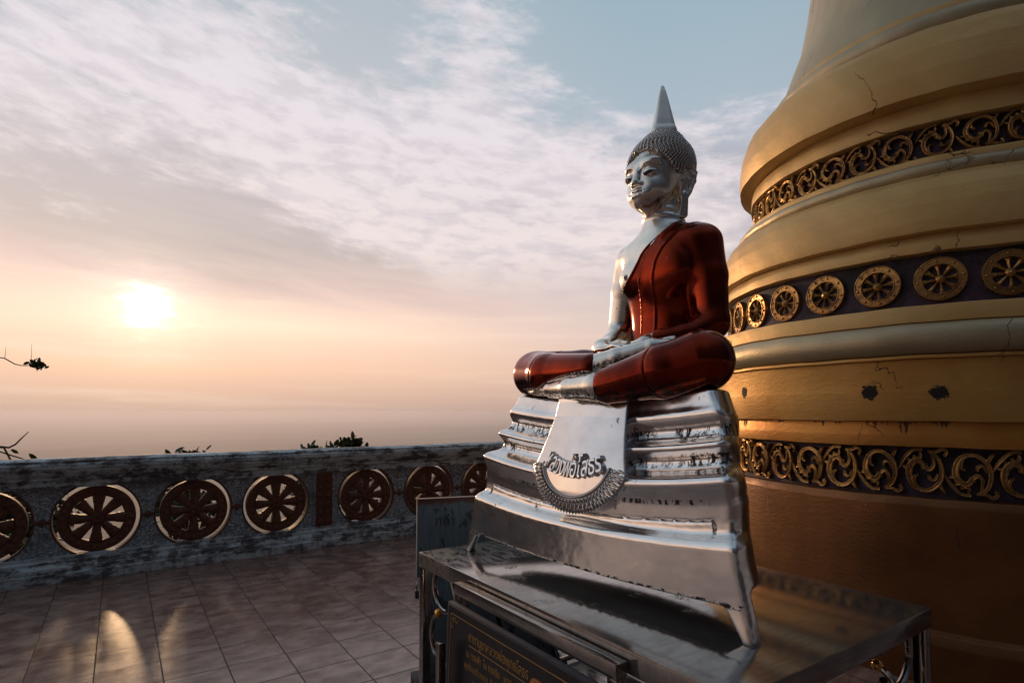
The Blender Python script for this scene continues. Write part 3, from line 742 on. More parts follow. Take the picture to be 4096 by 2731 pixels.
for i in range(44):
    t = -1 + 2 * (i + .5) / 44; leafdrop(t, .026, .030, .0050, .002)
mb.build('tassel_fringe', SILVERF, ap, True); bd.build('beaded_cord', SILVERF, ap, True)

# ------------------------------------------------------------------ steel table
tb = empty('steel_table', (1.245, .850, 0)); tag(tb, 'long stainless steel table carrying the silver statue, dirty mirror top', 'table')
TW_, TL_ = 1.165, 1.785
mb = MB(); mb.box(0, TW_, 0, TL_, TOP - .070, TOP, .006)
top = mb.build('table_top', STEEL, tb, 'auto')
for x in (.026, TW_ - .026):
    for y in (.026, TL_ - .026):
        mb = MB(); mb.box(x - .022, x + .022, y - .022, y + .022, 0, TOP - .0702, .005); mb.build('leg', STEELP, tb, 'auto')
mb = MB()
for y in (.026, TL_ - .026): mb.tube([(.05, y, .16), (TW_ - .05, y, .16)], .016, 10)
for x in (.026, TW_ - .026): mb.tube([(x, .05, .16), (x, TL_ - .05, .16)], .016, 10)
mb.build('stretcher', STEELP, tb, 'auto')
mb = MB(); mb.box(.06, TW_ - .06, .06, TL_ - .06, .13, .142, .003); mb.build('lower_shelf', STEEL, tb, 'auto')
# curled tube scrolls with brass balls in the side bays
def arc(cx, cz, r, a0, a1, n=22): return [(cx + r * math.cos(R(a0 + (a1 - a0) * i / n)), cz + r * math.sin(R(a0 + (a1 - a0) * i / n))) for i in range(n + 1)]
def scroll(plane, at, pts, balls):
    q = MB(); P3 = [((at, a, b) if plane == 'y' else (a, at, b)) for a, b in pts]; q.tube(P3, .0125, 10)
    o = q.build('scroll_tube', STEELP, tb, 'auto')
    for a, b in balls:
        q = MB(); q.sphere((0, 0, 0), .022, 16, 12); q.build('brass_ball', BRASS, o, True, ((at, a, b) if plane == 'y' else (a, at, b)))
for plane, at, ln in (('y', .026, TL_), ('y', TW_ - .026, TL_), ('x', .026, TW_)):
    for e, sg in ((0, 1), (ln, -1)):
        c = e + sg * .215
        pts = [(c + sg * p[0], p[1]) for p in arc(0, .535, .115, 112, 345)]
        scroll(plane, at, pts, [pts[0]])
        pts = [(c + sg * (p[0] + .02), p[1]) for p in arc(0, .775, .108, 75, 330)]
        scroll(plane, at, pts, [])
mb = MB()
for k in range(3):
    y0 = .42 + .36 * k; mb.tube([(.026, y0, .18), (.026, y0 + .17, .50), (.026, y0 + .34, .82)], .010, 8)
mb.build('diagonal_tube', STEELP, tb, 'auto')

# ------------------------------------------------------------------ sign in its steel frame, standing in front of the table
sg = empty('sign_stand', (1.190, 1.683, 0), R(-90)); tag(sg, 'black prayer board with gold Thai writing in a steel tube frame, standing before the table', 'sign')
# frame: local x runs to the reader's right, y away from the reader
mb = MB(); x0, x1 = -.485, .480
mb.box(x0, x1, .000, .046, .826, .872, .003)
mb.box(x0, x0 + .040, .003, .043, .0, .8255, .003); mb.box(x1 - .040, x1, .003, .043, .0, .8255, .003)
mb.box(x0 + .0405, x1 - .0405, .006, .040, .12, .155, .003)
mb.build('frame', STEELP, sg, 'auto')
mb = MB(); mb.box(-.432, -.402, -.112, -.082, .0, .665, .003); mb.box(.402, .432, -.112, -.082, .0, .665, .003); mb.box(-.4015, .4015, -.110, -.084, .14, .17, .003)
mb.build('front_rail', STEELP, sg, 'auto')
BW, BH = .905, .60
BM = Matrix.Translation((-.012, -.012, .806)) @ Matrix.Rotation(R(-2), 4, 'X')
mb = MB(); mb.box(-BW / 2, BW / 2, -.026, 0, -BH, 0, .004); brd = mb.build('board', BOARDE, sg, 'auto'); brd.matrix_local = BM
mb = MB(); mb.box(-BW / 2 + .012, BW / 2 - .012, -.0285, -.0265, -BH + .012, -.012); mb.build('face', BOARD, brd)
def flat_text(mb, txt, size, x, z, y=-.0290, sx=1.0, align='C', th=.0006):
    V, F = text_mesh(txt, size, th); xs = [v.x for v in V]; ox = (min(xs) + max(xs)) / 2 if align == 'C' else min(xs)
    mb.add([((v.x - ox) * sx + x, y - v.z, v.y + z) for v in V], F)
mb = MB(); XL, XR, ZT, ZB = -BW / 2 + .034, BW / 2 - .034, -.040, -BH + .04
for a in ((XL, XR, ZT, ZT + .003), (XL, XR, ZB, ZB + .003)): mb.box(a[0], a[1], -.0300, -.0287, a[2], a[3])
for a in (XL, XR - .003): mb.box(a, a + .003, -.0300, -.0287, ZB + .0032, ZT - .0002)
mb.build('gold_border', GOLDTXT, brd)
for sx, sz, cx, cz in ((1, 1, XL, ZT), (-1, 1, XR, ZT), (1, -1, XL, ZB), (-1, -1, XR, ZB)):
    mb = MB()
    for a0, r, ox, oz in ((0, .014, .030, -.022), (90, .012, .018, -.046), (180, .010, .052, -.020), (40, .008, .020, -.020)):
        mb.tube([(cx + sx * (ox + r * (1 - i * .04) * math.cos(R(a0 + i * 17))), -.0292, cz + sz * (oz + r * (1 - i * .04) * math.sin(R(a0 + i * 17)))) for i in range(17)], .0011, 5)
    mb.build('corner_flourish', GOLDTXT, brd, True)
mb = MB(); tx = -.072
flat_text(mb, 'คาถาบูชาหลวงพ่อพุทธโสธร', .050, tx, -.104, sx=.74)
mb.box(tx - .195, tx + .195, -.0300, -.0287, -.122, -.1190)
flat_text(mb, 'นะ ทรงฟ้า  โม ทรงดิน   พุทธ ทรงสินธุ์', .037, tx - .002, -.166, sx=.76)
flat_text(mb, 'พุทธังแคล้วคลาด  ธัมมังแคล้วคลาด  สังฆังแคล้วคลาด', .037, tx + .050, -.214, sx=.70)
flat_text(mb, 'นะกาโร   กุกกุสันโธ สิโร มัชเฌ', .037, tx + .002, -.262, sx=.76)
flat_text(mb, 'พุทธะกาโร   โกนาคะมะโน', .037, tx - .020, -.310, sx=.76)
mb.build('lettering', GOLDTXT, brd)
mb = MB(); px0, px1, pz0, pz1 = .135, .330, -.150, -.085; rr = (pz1 - pz0) / 2; pts = []
for i in range(17): pts.append((px1 - rr + rr * math.cos(R(-90 + i * 11.25)), (pz0 + pz1) / 2 + rr * math.sin(R(-90 + i * 11.25))))
for i in range(17): pts.append((px0 + rr + rr * math.cos(R(90 + i * 11.25)), (pz0 + pz1) / 2 + rr * math.sin(R(90 + i * 11.25))))
n = len(pts); V = [(x, -.0302, z) for x, z in pts] + [(x, -.0288, z) for x, z in pts]
mb.add(V, [tuple(range(n))] + [(i, i + n, (i + 1) % n + n, (i + 1) % n) for i in range(n)]); pill = mb.build('orange_label', ORANGE, brd)
mb = MB(); flat_text(mb, 'ตั้งนะโม 3 จบ', .040, (px0 + px1) / 2, -.129, -.0309, .72); mb.build('label_lettering', DARKTXT, pill)

# ------------------------------------------------------------------ blue-grey cabinet behind the table
cb = empty('metal_panel', (1.410, 3.000, 0), math.atan2(-.293, .957)); tag(cb, 'peeling blue-grey painted metal panel standing behind the far end of the table', 'panel')
mb = MB(); mb.box(.022, .86, .006, .040, .10, .655, .003); mb.build('lower_panel', BLUEBOX, cb, 'auto')
mb = MB(); mb.box(0, .88, 0, .045, .6575, 1.095, .003); mb.box(-.003, .883, -.003, .048, 1.0955, 1.100, .001); uc = mb.build('upper_panel', BLUEBOX, cb, 'auto')
mb = MB(); mb.box(-.02, .90, -.06, .10, 0, .0985, .01); mb.build('base', DARKBASE, cb, 'auto')
mb = MB(); mb.box(.06, .42, .000, .0055, .16, .60, .002); mb.build('sheet', BLUEBOX, cb, 'auto'); mb = MB(); mb.box(.46, .82, .000, .0055, .16, .60, .002); mb.build('sheet', BLUEBOX, cb, 'auto')
FADED = simple('faded_dark_paint', (.035, .045, .06), .7)
for txt, x, z, sz in (('กก่า', .16, .945, .075), ('ทาำ', .36, .945, .075)):
    mb = MB(); V, F = text_mesh(txt, sz, .0004); mb.add([(v.x + x, -.0009 - v.z, v.y + z) for v in V], F)
    mb.build('faded_lettering', FADED, uc)
pl = empty('padlock', (1.412, 3.005, .600), math.atan2(-.293, .957)); tag(pl, 'small dull padlock hanging at the left side of the blue-grey metal panel', 'padlock')
mb = MB(); mb.box(-.012, .010, -.024, .020, -.055, -.010, .005); mb.build('lock_body', LOCKM, pl, 'auto')
mb = MB(); mb.tube([(-.001, -.016, -.012), (-.001, -.016, .016), (-.001, -.010, .027), (-.001, 0, .031), (-.001, .008, .027), (-.001, .013, .016), (-.001, .013, -.012)], .0035, 8); mb.build('shackle', STEELP, pl, True)
# ------------------------------------------------------------------ stupa
st = empty('stupa', (STC[0], STC[1], 0)); tag(st, 'large round golden bell-shaped stupa with purple bands of gilded ornament', 'stupa')
# object space of the parts = stupa centre on the floor, so the stain positions in the materials match
def ring(name, prof, mat, n=360, hard=True):
    # prof: (radius, height) in fitted units, heights relative to eye level
    P = [(r * SS, 1.6 + z * SS) for r, z in prof]; V, F = lathe(P, n)
    V = np.array(V); ang = np.arctan2(V[:, 1], V[:, 0])
    w = .0022 * np.sin(ang * 7 + V[:, 2] * 3) + .0016 * np.sin(ang * 19 + V[:, 2] * 9 + 1.3) + .0011 * np.sin(ang * 43 + V[:, 2] * 21)
    rr = np.hypot(V[:, 0], V[:, 1]); V[:, 0] *= 1 + w / np.maximum(rr, .1); V[:, 1] *= 1 + w / np.maximum(rr, .1)
    V[:, 2] += .0018 * np.sin(ang * 11 + 2) + .0012 * np.sin(ang * 31 + V[:, 2] * 5)
    o = obj_from(name, V, F, mat, st)
    if hard: o.data.set_sharp_from_angle(angle=R(32))
    return o
def rnd(p, e=.012):     # soften outer corners a little by chamfering each corner of a profile
    out = [p[0]]
    for a, b, c in zip(p, p[1:], p[2:]):
        a, b, c = map(np.array, (a, b, c)); la = np.linalg.norm(b - a); lc = np.linalg.norm(c - b); q = min(e, la * .3, lc * .3)
        out += [tuple(b - (b - a) / la * q), tuple(b * .6 + .2 * (b - (b - a) / la * q) + .2 * (b + (c - b) / lc * q)), tuple(b + (c - b) / lc * q)]
    return out + [p[-1]]
bell = [(1.515, 3.425), (1.460, 3.58), (1.390, 3.775), (1.297, 4.01), (1.216, 4.378), (1.155, 4.80), (1.10, 5.3), (1.04, 5.8), (.96, 6.3), (.83, 6.75), (.60, 7.1), (.31, 7.25), (.27, 7.35), (.27, 7.9), (.12, 9.2), (.0, 10.2)]
ring('bell', bell, GOLDP, hard=False)
ring('fillet_band', rnd([(1.46, 3.440), (1.535, 3.442), (1.550, 3.368), (1.50, 3.36)], .006), GOLD)
tor = [(1.50, 3.37)] + [(1.560 + .075 * math.sin(R(a)) , 3.275 + .10 * math.cos(R(a))) for a in range(0, 181, 20)] + [(1.60, 3.165)]
ring('grey_gold_torus', tor, GOLDP, hard=False)
ring('upper_drum', rnd([(1.56, 3.178), (1.680, 3.185), (1.790, 3.13), (1.860, 3.05), (1.915, 2.90), (1.943, 2.72), (1.945, 2.525), (1.79, 2.508)]), GOLD)
ring('upper_band', rnd([(1.80, 2.520), (1.822, 2.43), (1.832, 2.335), (1.73, 2.325)]), GOLD)
ring('frieze_panel', [(1.745, 2.35), (1.752, 2.20), (1.76, 2.01)], PURPLE)
ring('ledge', rnd([(1.74, 2.038), (1.885, 2.034), (1.905, 2.018), (1.910, 1.968), (1.87, 1.955)], .006), GOLD)
tor = [(1.87, 1.98)] + [(1.905 + .075 * math.sin(R(a)), 1.905 + .068 * math.cos(R(a))) for a in range(10, 181, 17)] + [(1.92, 1.83)]
ring('grey_gold_torus', tor, GOLDP, hard=False)
ring('middle_drum', rnd([(1.90, 1.843), (2.010, 1.842), (2.075, 1.79), (2.125, 1.70), (2.155, 1.58), (2.165, 1.46), (2.165, 1.363), (2.08, 1.353)]), GOLD)
ring('middle_band', rnd([(2.09, 1.36), (2.122, 1.29), (2.130, 1.213), (2.03, 1.204)]), GOLD)
ring('frieze_panel', [(2.055, 1.235), (2.06, 1.0), (2.075, .755)], PURPLE)
ring('ledge', rnd([(2.05, .789), (2.265, .791), (2.280, .663), (2.20, .650)], .008), GOLD)
tor = [(2.22, .665)] + [(2.240 + .095 * math.sin(R(a)), .542 + .122 * math.cos(R(a))) for a in range(0, 181, 15)] + [(2.24, .417)]
ring('grey_gold_torus', tor, GOLDP, hard=False)
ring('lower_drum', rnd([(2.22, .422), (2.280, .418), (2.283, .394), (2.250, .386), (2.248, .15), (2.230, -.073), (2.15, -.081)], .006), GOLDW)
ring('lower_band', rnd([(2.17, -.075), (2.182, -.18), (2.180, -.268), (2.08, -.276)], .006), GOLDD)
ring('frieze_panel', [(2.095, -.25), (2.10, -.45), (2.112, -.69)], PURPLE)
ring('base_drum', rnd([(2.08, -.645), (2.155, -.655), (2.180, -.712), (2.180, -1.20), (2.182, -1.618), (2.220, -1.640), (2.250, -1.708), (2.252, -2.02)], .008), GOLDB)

def on_cyl(s, z, r, ang0):          # s along the circumference, r radius (metres)
    a = R(ang0) + s / r; return (r * math.cos(a), r * math.sin(a), z)
# wheel medallions
def medallion():
    r0 = bpy.data.objects.new('wheel_medallion', None); link(r0, st)
    D = .336 * SS; ro = D / 2; ri = ro * .68
    # local: x = tangential, y = outward, z = up
    prof = [(ri * .94, -.004), (ri * .97, .020), (ri, .024), (ri * 1.05, .024), (ri * 1.07, .019), (ro * .93, .019), (ro * .95, .024), (ro * .985, .023), (ro, .014), (ro, -.03)]
    V, F = lathe(prof, 56); m = MB(); m.add([(x, z, y) for x, y, z in V], F)
    for i in range(8):
        a = R(i * 45 + 22.5 * 0); rm = (ri + ro) / 2; m.sphere((rm * math.cos(a), .020, rm * math.sin(a)), .0085, 9, 6)
    rim = m.build('rim', GOLDO, r0, 'auto')
    m = MB(); V, F = lathe([(.0, .036), (.010, .030), (.020, .024), (.026, .018), (.030, .008), (.030, -.02)], 16); m.add([(x, z, y) for x, y, z in V], F); m.build('hub', GOLDO, r0, 'auto')
    for i in range(8):
        a = R(i * 45); m = MB(); V = []
        for q, w, h in ((.026, .0065, .016), (ri * .62, .0095, .016), (ri * .84, .0130, .015), (ri * .88, .019, .012), (ri * .97, .021, .010)):
            for sx, y in ((-1, -.01), (-.9, h * .55), (0, h), (.9, h * .55), (1, -.01)): V.append((q, y, sx * w))
        V = [(x * math.cos(a) - z * math.sin(a), y, x * math.sin(a) + z * math.cos(a)) for x, y, z in V]
        F = [(j * 5 + k, j * 5 + k + 1, j * 5 + 6 + k, j * 5 + 5 + k) for j in range(4) for k in range(4)]
        m.add(V, F); m.build('spoke', GOLDO, r0)
    return r0
med = medallion()
def copy_tree(o, parent):
    c = o.copy(); C.objects.link(c); c.parent = parent
    for ch in list(o.children): copy_tree(ch, c)
    return c
zw = 1.6 + 1.006 * SS
angs = [142.0 + 11.25 * k for k in range(-6, 9)]
for i, a in enumerate(angs):
    o = med if i == 0 else copy_tree(med, st)
    rr = 2.068 * SS; o.location = (rr * math.cos(R(a)), rr * math.sin(R(a)), zw); o.rotation_euler = (random.uniform(-.03, .03), random.uniform(-.25, .25), R(a - 90) + random.uniform(-.02, .02))
# scroll ornaments
def leafstroke(m, pts, w0, wpk, w1, d0=.020, ridge=.016, n=None, ang0=0, r=1, curl=False, flip=1, z0=0):
    """tapering carved stroke; pts in the (s, z) plane"""
    P = [np.array(p, float) for p in pts]
    # smooth (Catmull) resample
    Q = []
    for i in range(len(P) - 1):
        p0 = P[max(i - 1, 0)]; p1 = P[i]; p2 = P[i + 1]; p3 = P[min(i + 2, len(P) - 1)]
        for k in range(5):
            t = k / 5; Q.append(.5 * ((2 * p1) + (-p0 + p2) * t + (2 * p0 - 5 * p1 + 4 * p2 - p3) * t * t + (-p0 + 3 * p1 - 3 * p2 + p3) * t ** 3))
    Q.append(P[-1]); N = len(Q); V = []; F = []
    for i, q in enumerate(Q):
        t = i / (N - 1); tg = Q[min(i + 1, N - 1)] - Q[max(i - 1, 0)]; tg = tg / (np.linalg.norm(tg) + 1e-9); nn = np.array([-tg[1], tg[0]])
        w = (w0 + (wpk - w0) * math.sin(min(t / .6, 1) * math.pi / 2)) if t < .6 else (wpk + (w1 - wpk) * ((t - .6) / .4) ** 1.5)
        for u, h in ((-1, -.012), (-.98, .010), (-.75, .022), (-.35, .012), (.15, .014), (.65, .030), (.95, .016), (1, -.012)):
            p = q + nn * u * w; dd = (d0 + h * .62 + .004 * math.sin(t * math.pi)) if h > 0 else -.004
            V.append(on_cyl(p[0] * flip, p[1] * (flip if False else 1) + z0, r + dd, ang0))
    k8 = 8
    for i in range(N - 1):
        for k in range(7): F.append((i * k8 + k, i * k8 + k + 1, (i + 1) * k8 + k + 1, (i + 1) * k8 + k))
    F.append(tuple(range(8))); F.append(tuple(reversed(range((N - 1) * 8, N * 8)))); m.add(V, F)
def scroll_orn(ang, zc, H, W, r, up, name='scroll_ornament', mir=1):
    """one C-scroll with curling leaves; up = which way the tail climbs"""
    m = MB(); u = 1 if up else -1
    W *= random.uniform(.95, 1.05); H *= random.uniform(.95, 1.04); zc += random.uniform(-.006, .006); jr = random.uniform(-.07, .07)
    def S(pts, *w): leafstroke(m, [(p[0] * W * mir - p[1] * H * u * jr + random.uniform(-.006, .006) * W, p[1] * H * u + p[0] * W * mir * jr + random.uniform(-.006, .006) * H) for p in pts], *[x * H for x in w], r=r, ang0=ang, z0=zc)
    # main C ring
    S([(-.10, -.42), (-.30, -.28), (-.38, -.02), (-.30, .25), (-.08, .40), (.12, .38)], .03, .050, .045)
    S([(.06, .40), (.24, .30), (.33, .08), (.28, -.12), (.14, -.22), (.02, -.14), (.02, -.04)], .05, .072, .03)      # inner curl
    S([(.16, .36), (.22, .22), (.20, .12), (.13, .08)], .03, .036, .02)
    S([(-.30, .05), (-.22, .18), (-.12, .16), (-.11, .07)], .02, .036, .02)
    S([(-.18, -.36), (-.22, -.14), (-.12, -.02), (-.03, -.10), (-.06, -.17)], .02, .046, .022)
    S([(-.12, -.40), (-.30, -.40), (-.40, -.46), (-.50, -.40), (-.46, -.30)], .03, .040, .03)                       # lower knob
    S([(-.30, .27), (-.36, .36), (-.44, .46)], .05, .035, .004)                                                      # pointed bud
    # tail of overlapping leaves sweeping to the next unit
    S([(.02, -.44), (.22, -.42), (.42, -.24), (.56, -.02)], .035, .040, .008)
    for a, b, s_ in ((.10, -.33, 1.0), (.24, -.27, 1.0), (.36, -.13, .85)):
        S([(a - .03, b - .06), (a - .05, b + .03 * s_), (a + .03, b + .07 * s_), (a + .10, b + .02)], .018, .040, .012)
    return m.build(name, GOLDO, st, True)
sa = [149.0 - 7.6 * k for k in range(5, 0, -1)] + [149.0, 156.0, 164.0, 171.9, 179.4, 187.0, 194.8, 202.4, 209.8] + [209.8 + 7.6 * k for k in range(1, 5)]
for i, a in enumerate(sa):
    scroll_orn(a, 1.6 - .455 * SS, .36 * SS, .292 * SS, 2.100 * SS, (i % 2) == 0, mir=-1)
sa = [137.5 - 8.9 * k for k in range(4, 0, -1)] + [137.5, 146.4, 155.3, 164.4, 172.9, 181.3, 189.6, 198.3, 207.1, 215.8, 224.5, 233]
for i, a in enumerate(sa):
    scroll_orn(a, 1.6 + 2.190 * SS, .275 * SS, .272 * SS, 1.752 * SS, (i % 2) == 0, mir=-1)

# ------------------------------------------------------------------ balustrade
BV = 7.0; ba = empty('balustrade', (0, BV, 0)); tag(ba, 'weathered blue-white concrete balustrade pierced by brown spoked wheels at the terrace edge', 'balustrade')
def extrude_u(prof, x0, x1, name, mat, seg=60):
    n = len(prof); V = []; F = []
    for i in range(seg + 1):
        x = x0 + (x1 - x0) * i / seg
        for k, (y, z) in enumerate(prof):
            V.append((x, y + .0025 * math.sin(x * 5 + z * 30) , z + .0022 * math.sin(x * 3.1 + 1) + .0012 * math.sin(x * 13 + y * 20)))
    for i in range(seg):
        for k in range(n): F.append((i * n + k, i * n + (k + 1) % n, (i + 1) * n + (k + 1) % n, (i + 1) * n + k))
    F.append(tuple(reversed(range(n)))); F.append(tuple(seg * n + k for k in range(n)))
    o = obj_from(name, V, F, mat, ba); o.data.set_sharp_from_angle(angle=R(30)); return o
UL, UR = -4.6, 9.6
tr = [(-.085, .872), (-.085, .940), (-.105, .948), (-.105, .975), (-.120, .985), (-.135, 1.005), (-.150, 1.030), (-.150, 1.055), (-.165, 1.062), (-.165, 1.100), (-.150, 1.108), (-.150, 1.135), (-.120, 1.150), (.12, 1.150), (.15, 1.10), (.15, 1.03), (.085, .97), (.085, .872)]
extrude_u(tr, UL, UR, 'top_rail', WEATH)
br = [(-.17, 0), (-.17, .085), (-.150, .095), (-.150, .135), (-.130, .150), (-.112, .165), (-.112, .190), (-.085, .200), (-.085, .232), (.085, .232), (.11, .19), (.17, .09), (.17, 0)]
extrude_u(br, UL, UR, 'bottom_rail', WEATH)
ZC = .552; HZ = .322; RH = .368
wheels = []
PW_ = .845; pil = [2.04 + 4.4 * 0 - 3.6 * 1 , 2.04, 2.04 + 3.6, 2.04 + 7.2]
def bay(ca):     # wheel centres
    wheels.extend(ca)
bay([-1.0, -.157, .680, 1.508]); bay([2.572, 3.44, 4.292, 5.14]); bay([6.17, 7.02, 7.86, 8.71]); bay([-4.63 + .55, -3.24, -2.10])
pil = [2.04, 5.655, 9.24, -1.555]
def cell_edges(c):
    ws = sorted(wheels); i = ws.index(c); L = (ws[i - 1] + c) / 2 if i else UL; Rr = (ws[i + 1] + c) / 2 if i < len(ws) - 1 else UR
    for p in pil:
        if c < p and p - .12 < Rr: Rr = p - .1205
        if c > p and p + .12 > L: L = p + .1205
    return L, Rr
pm = MB(); TH = .045
for c in wheels:
    L, Rr = cell_edges(c); N = 96; fr = []; 
    for i in range(N):
        a = 2 * math.pi * i / N; ca, sa_ = math.cos(a), math.sin(a)
        tx = ((Rr - c) / ca) if ca > 1e-6 else ((L - c) / ca if ca < -1e-6 else 1e9); tz = HZ / abs(sa_) if abs(sa_) > 1e-6 else 1e9
        o = min(tx, tz); fr.append((a, min(RH, o), o))
    # include exact corners
    for cx, cz in ((Rr - c, HZ), (L - c, HZ), (L - c, -HZ), (Rr - c, -HZ)):
        a = math.atan2(cz, cx) % (2 * math.pi); o = math.hypot(cx, cz); fr.append((a, RH, o))
    fr.sort(); V = []; n = len(fr)
    for y in (-TH, TH):
        for a, ri_, ro_ in fr: V.append((c + ri_ * math.cos(a), y, ZC + ri_ * math.sin(a)))
        for a, ri_, ro_ in fr: V.append((c + ro_ * math.cos(a), y, ZC + ro_ * math.sin(a)))
    F = []
    for i in range(n):
        j = (i + 1) % n
        if fr[i][2] - fr[i][1] < 1e-5 and fr[j][2] - fr[j][1] < 1e-5: continue
        F.append((i, j, n + j, n + i)); F.append((2 * n + j, 2 * n + i, 3 * n + i, 3 * n + j)); F.append((j, i, 2 * n + i, 2 * n + j))
    pm.add(V, F)
pm.build('pierced_panel', PANEL, ba)
for p in pil:
    m = MB(); m.box(p - .120, p + .120, -.070, .070, .2325, .8715, .004); pb = m.build('pier', PANEL, ba, 'auto')
    m = MB(); m.box(p - .098, p + .098, -.078, -.0702, .240, .862, .003)
    for i in range(6):
        for sx in (-1, 1):
            m.sphere((p + sx * .045, -.080, .30 + i * .10), .030, 10, 6, (1, .35, 1.2))
            m.tube([(p + sx * (.045 + .034 * math.cos(R(a))), -.080, .30 + i * .10 + .042 * math.sin(R(a))) for a in range(0, 360, 30)], .006, 5, close=True)
    m.build('relief_plate', TERRA, pb, 'auto')
def pwheel():
    r0 = bpy.data.objects.new('wheel', None); link(r0, ba)
    y0, y1 = -.040, .040
    def band(mb, r_in, r_out, a0, a1, nseg, ya=y0, yb=y1, rin_f=None):
        V = []; F = []
        for i in range(nseg + 1):
            a = a0 + (a1 - a0) * i / nseg
            for r_, y in ((r_in, ya), (r_out, ya), (r_out, yb), (r_in, yb)): V.append((r_ * math.cos(a), y, r_ * math.sin(a)))
        for i in range(nseg):
            for k in range(4): F.append((i * 4 + k, i * 4 + (k + 1) % 4, (i + 1) * 4 + (k + 1) % 4, (i + 1) * 4 + k))
        mb.add(V, F)
    m = MB(); band(m, .352, .3675, 0, 2 * math.pi, 72, -.052, .052); m.build('outer_ring', TERRA, r0, 'auto')
    m = MB(); band(m, .236, .318, 0, 2 * math.pi, 72); band(m, .222, .2355, 0, 2 * math.pi, 72, -.030, .030)
    for i in range(24):
        a = R(i * 15); m.sphere((.278 * math.cos(a), y0, .278 * math.sin(a)), .024, 9, 6, (1, .3, 1))
    m.build('rim', TERRA, r0, 'auto')
    for i in range(8):
        m = MB(); V = []; ac = R(i * 45)
        prof = [(.060, 22.4), (.10, 20.6), (.13, 17.2), (.155, 15.4), (.170, 16.4), (.178, 15.2), (.195, 14.4), (.208, 15.2), (.2215, 12.6)]
        for r_, w in prof:
            for q, y in ((-1, y0 + .008), (-.5, y0 - .004), (0, y0 - .008), (.5, y0 - .004), (1, y0 + .008), (1, y1 - .008), (-1, y1 - .008)):
                a = ac + R(w) * q; V.append((r_ * math.cos(a), y, r_ * math.sin(a)))
        F = [(j * 7 + k, j * 7 + (k + 1) % 7, (j + 1) * 7 + (k + 1) % 7, (j + 1) * 7 + k) for j in range(len(prof) - 1) for k in range(7)]
        m.add(V, F); m.build('spoke', TERRA, r0, 'auto')
    m = MB(); V, F = lathe([(.0, .050), (.016, .050), (.020, .064), (.034, .064), (.040, .050), (.054, .046), (.062, .036), (.062, -.036)], 28); m.add([(x, -z, y) for x, y, z in V], F)
    m.build('hub', TERRA, r0, 'auto'); return r0
w0 = pwheel()
for i, c in enumerate(wheels):
    o = w0 if i == 0 else copy_tree(w0, ba); o.location = (c, 0, ZC); o.rotation_euler = (0, random.uniform(-.06, .06), 0)
m = MB(); ws = sorted(wheels)
dia = None
def diamond():
    m = MB(); V = [(0, -.062, .038), (.038, -.062 + .008, 0), (0, -.062, -.038), (-.038, -.054, 0), (0, -.070, 0)]
    V = [(0, -.050, .046), (.044, -.050, 0), (0, -.050, -.046), (-.044, -.050, 0), (0, -.072, 0), (0, .05, .046), (.044, .05, 0), (0, .05, -.046), (-.044, .05, 0)]
    m.add(V, [(0, 4, 1), (1, 4, 2), (2, 4, 3), (3, 4, 0), (0, 1, 6, 5), (1, 2, 7, 6), (2, 3, 8, 7), (3, 0, 5, 8)]); m.box(-.060, .060, -.056, -.048, -.012, .012)
    return m.build('diamond_boss', TERRA, ba)
d0 = diamond(); first = True
for a, b in zip(ws, ws[1:]):
    if b - a < 1.0:
        o = d0 if first else d0.copy()
        if not first: C.objects.link(o)
        o.location = ((a + b) / 2, 0, ZC); first = False
# ------------------------------------------------------------------ ground, terrain, haze
m = MB(); m.box(-9.0, 12.0, -9.0, 7.14, -.5, 0.0); o = m.build('terrace_floor', TILES); tag(o, kind='structure')
def terr_h(r, a):
    h = -3.2 - 297 * (1 - math.exp(-max(0, r - 14) / 150.0)) if r > 14 else -3.2
    if r > 1500: h += 35 * max(0, math.sin(a * 9 + r * .0011)) * max(0, math.sin(r * .0017 + a * 3)) * min(1, (r - 1500) / 3000)
    return h
rs = [0, 6, 10, 14, 18, 24, 32, 45, 65, 90, 130, 190, 280, 420, 650, 1000, 1500] + [1500 + 450 * k for k in range(1, 28)] + [16000, 20000, 26000, 34000, 44000, 58000]
V = [(3, 0, -3.2)]; F = []; N = 128
for r in rs[1:]:
    for k in range(N):
        a = 2 * math.pi * k / N; V.append((3 + r * math.cos(a), r * math.sin(a), terr_h(r, a)))
for k in range(N): F.append((0, 1 + k, 1 + (k + 1) % N))
for i in range(len(rs) - 2):
    for k in range(N): F.append((1 + i * N + k, 1 + (i + 1) * N + k, 1 + (i + 1) * N + (k + 1) % N, 1 + i * N + (k + 1) % N))
mt, t, p, co = material('forested_lowland')
n1 = t.noise(co, .0012, 8, .6); n2 = t.noise(co, .02, 6, .7); col = t.mix(t.ss(n1, .42, .58), (.035, .050, .025), (.13, .12, .08)); col = t.mix(t.m('MULTIPLY', t.ss(n2, .4, .6), .5), col, (.03, .045, .02))
setp(t, p, color=col, rough=.9)
o = obj_from('terrain', V, F, mt); tag(o, kind='structure')

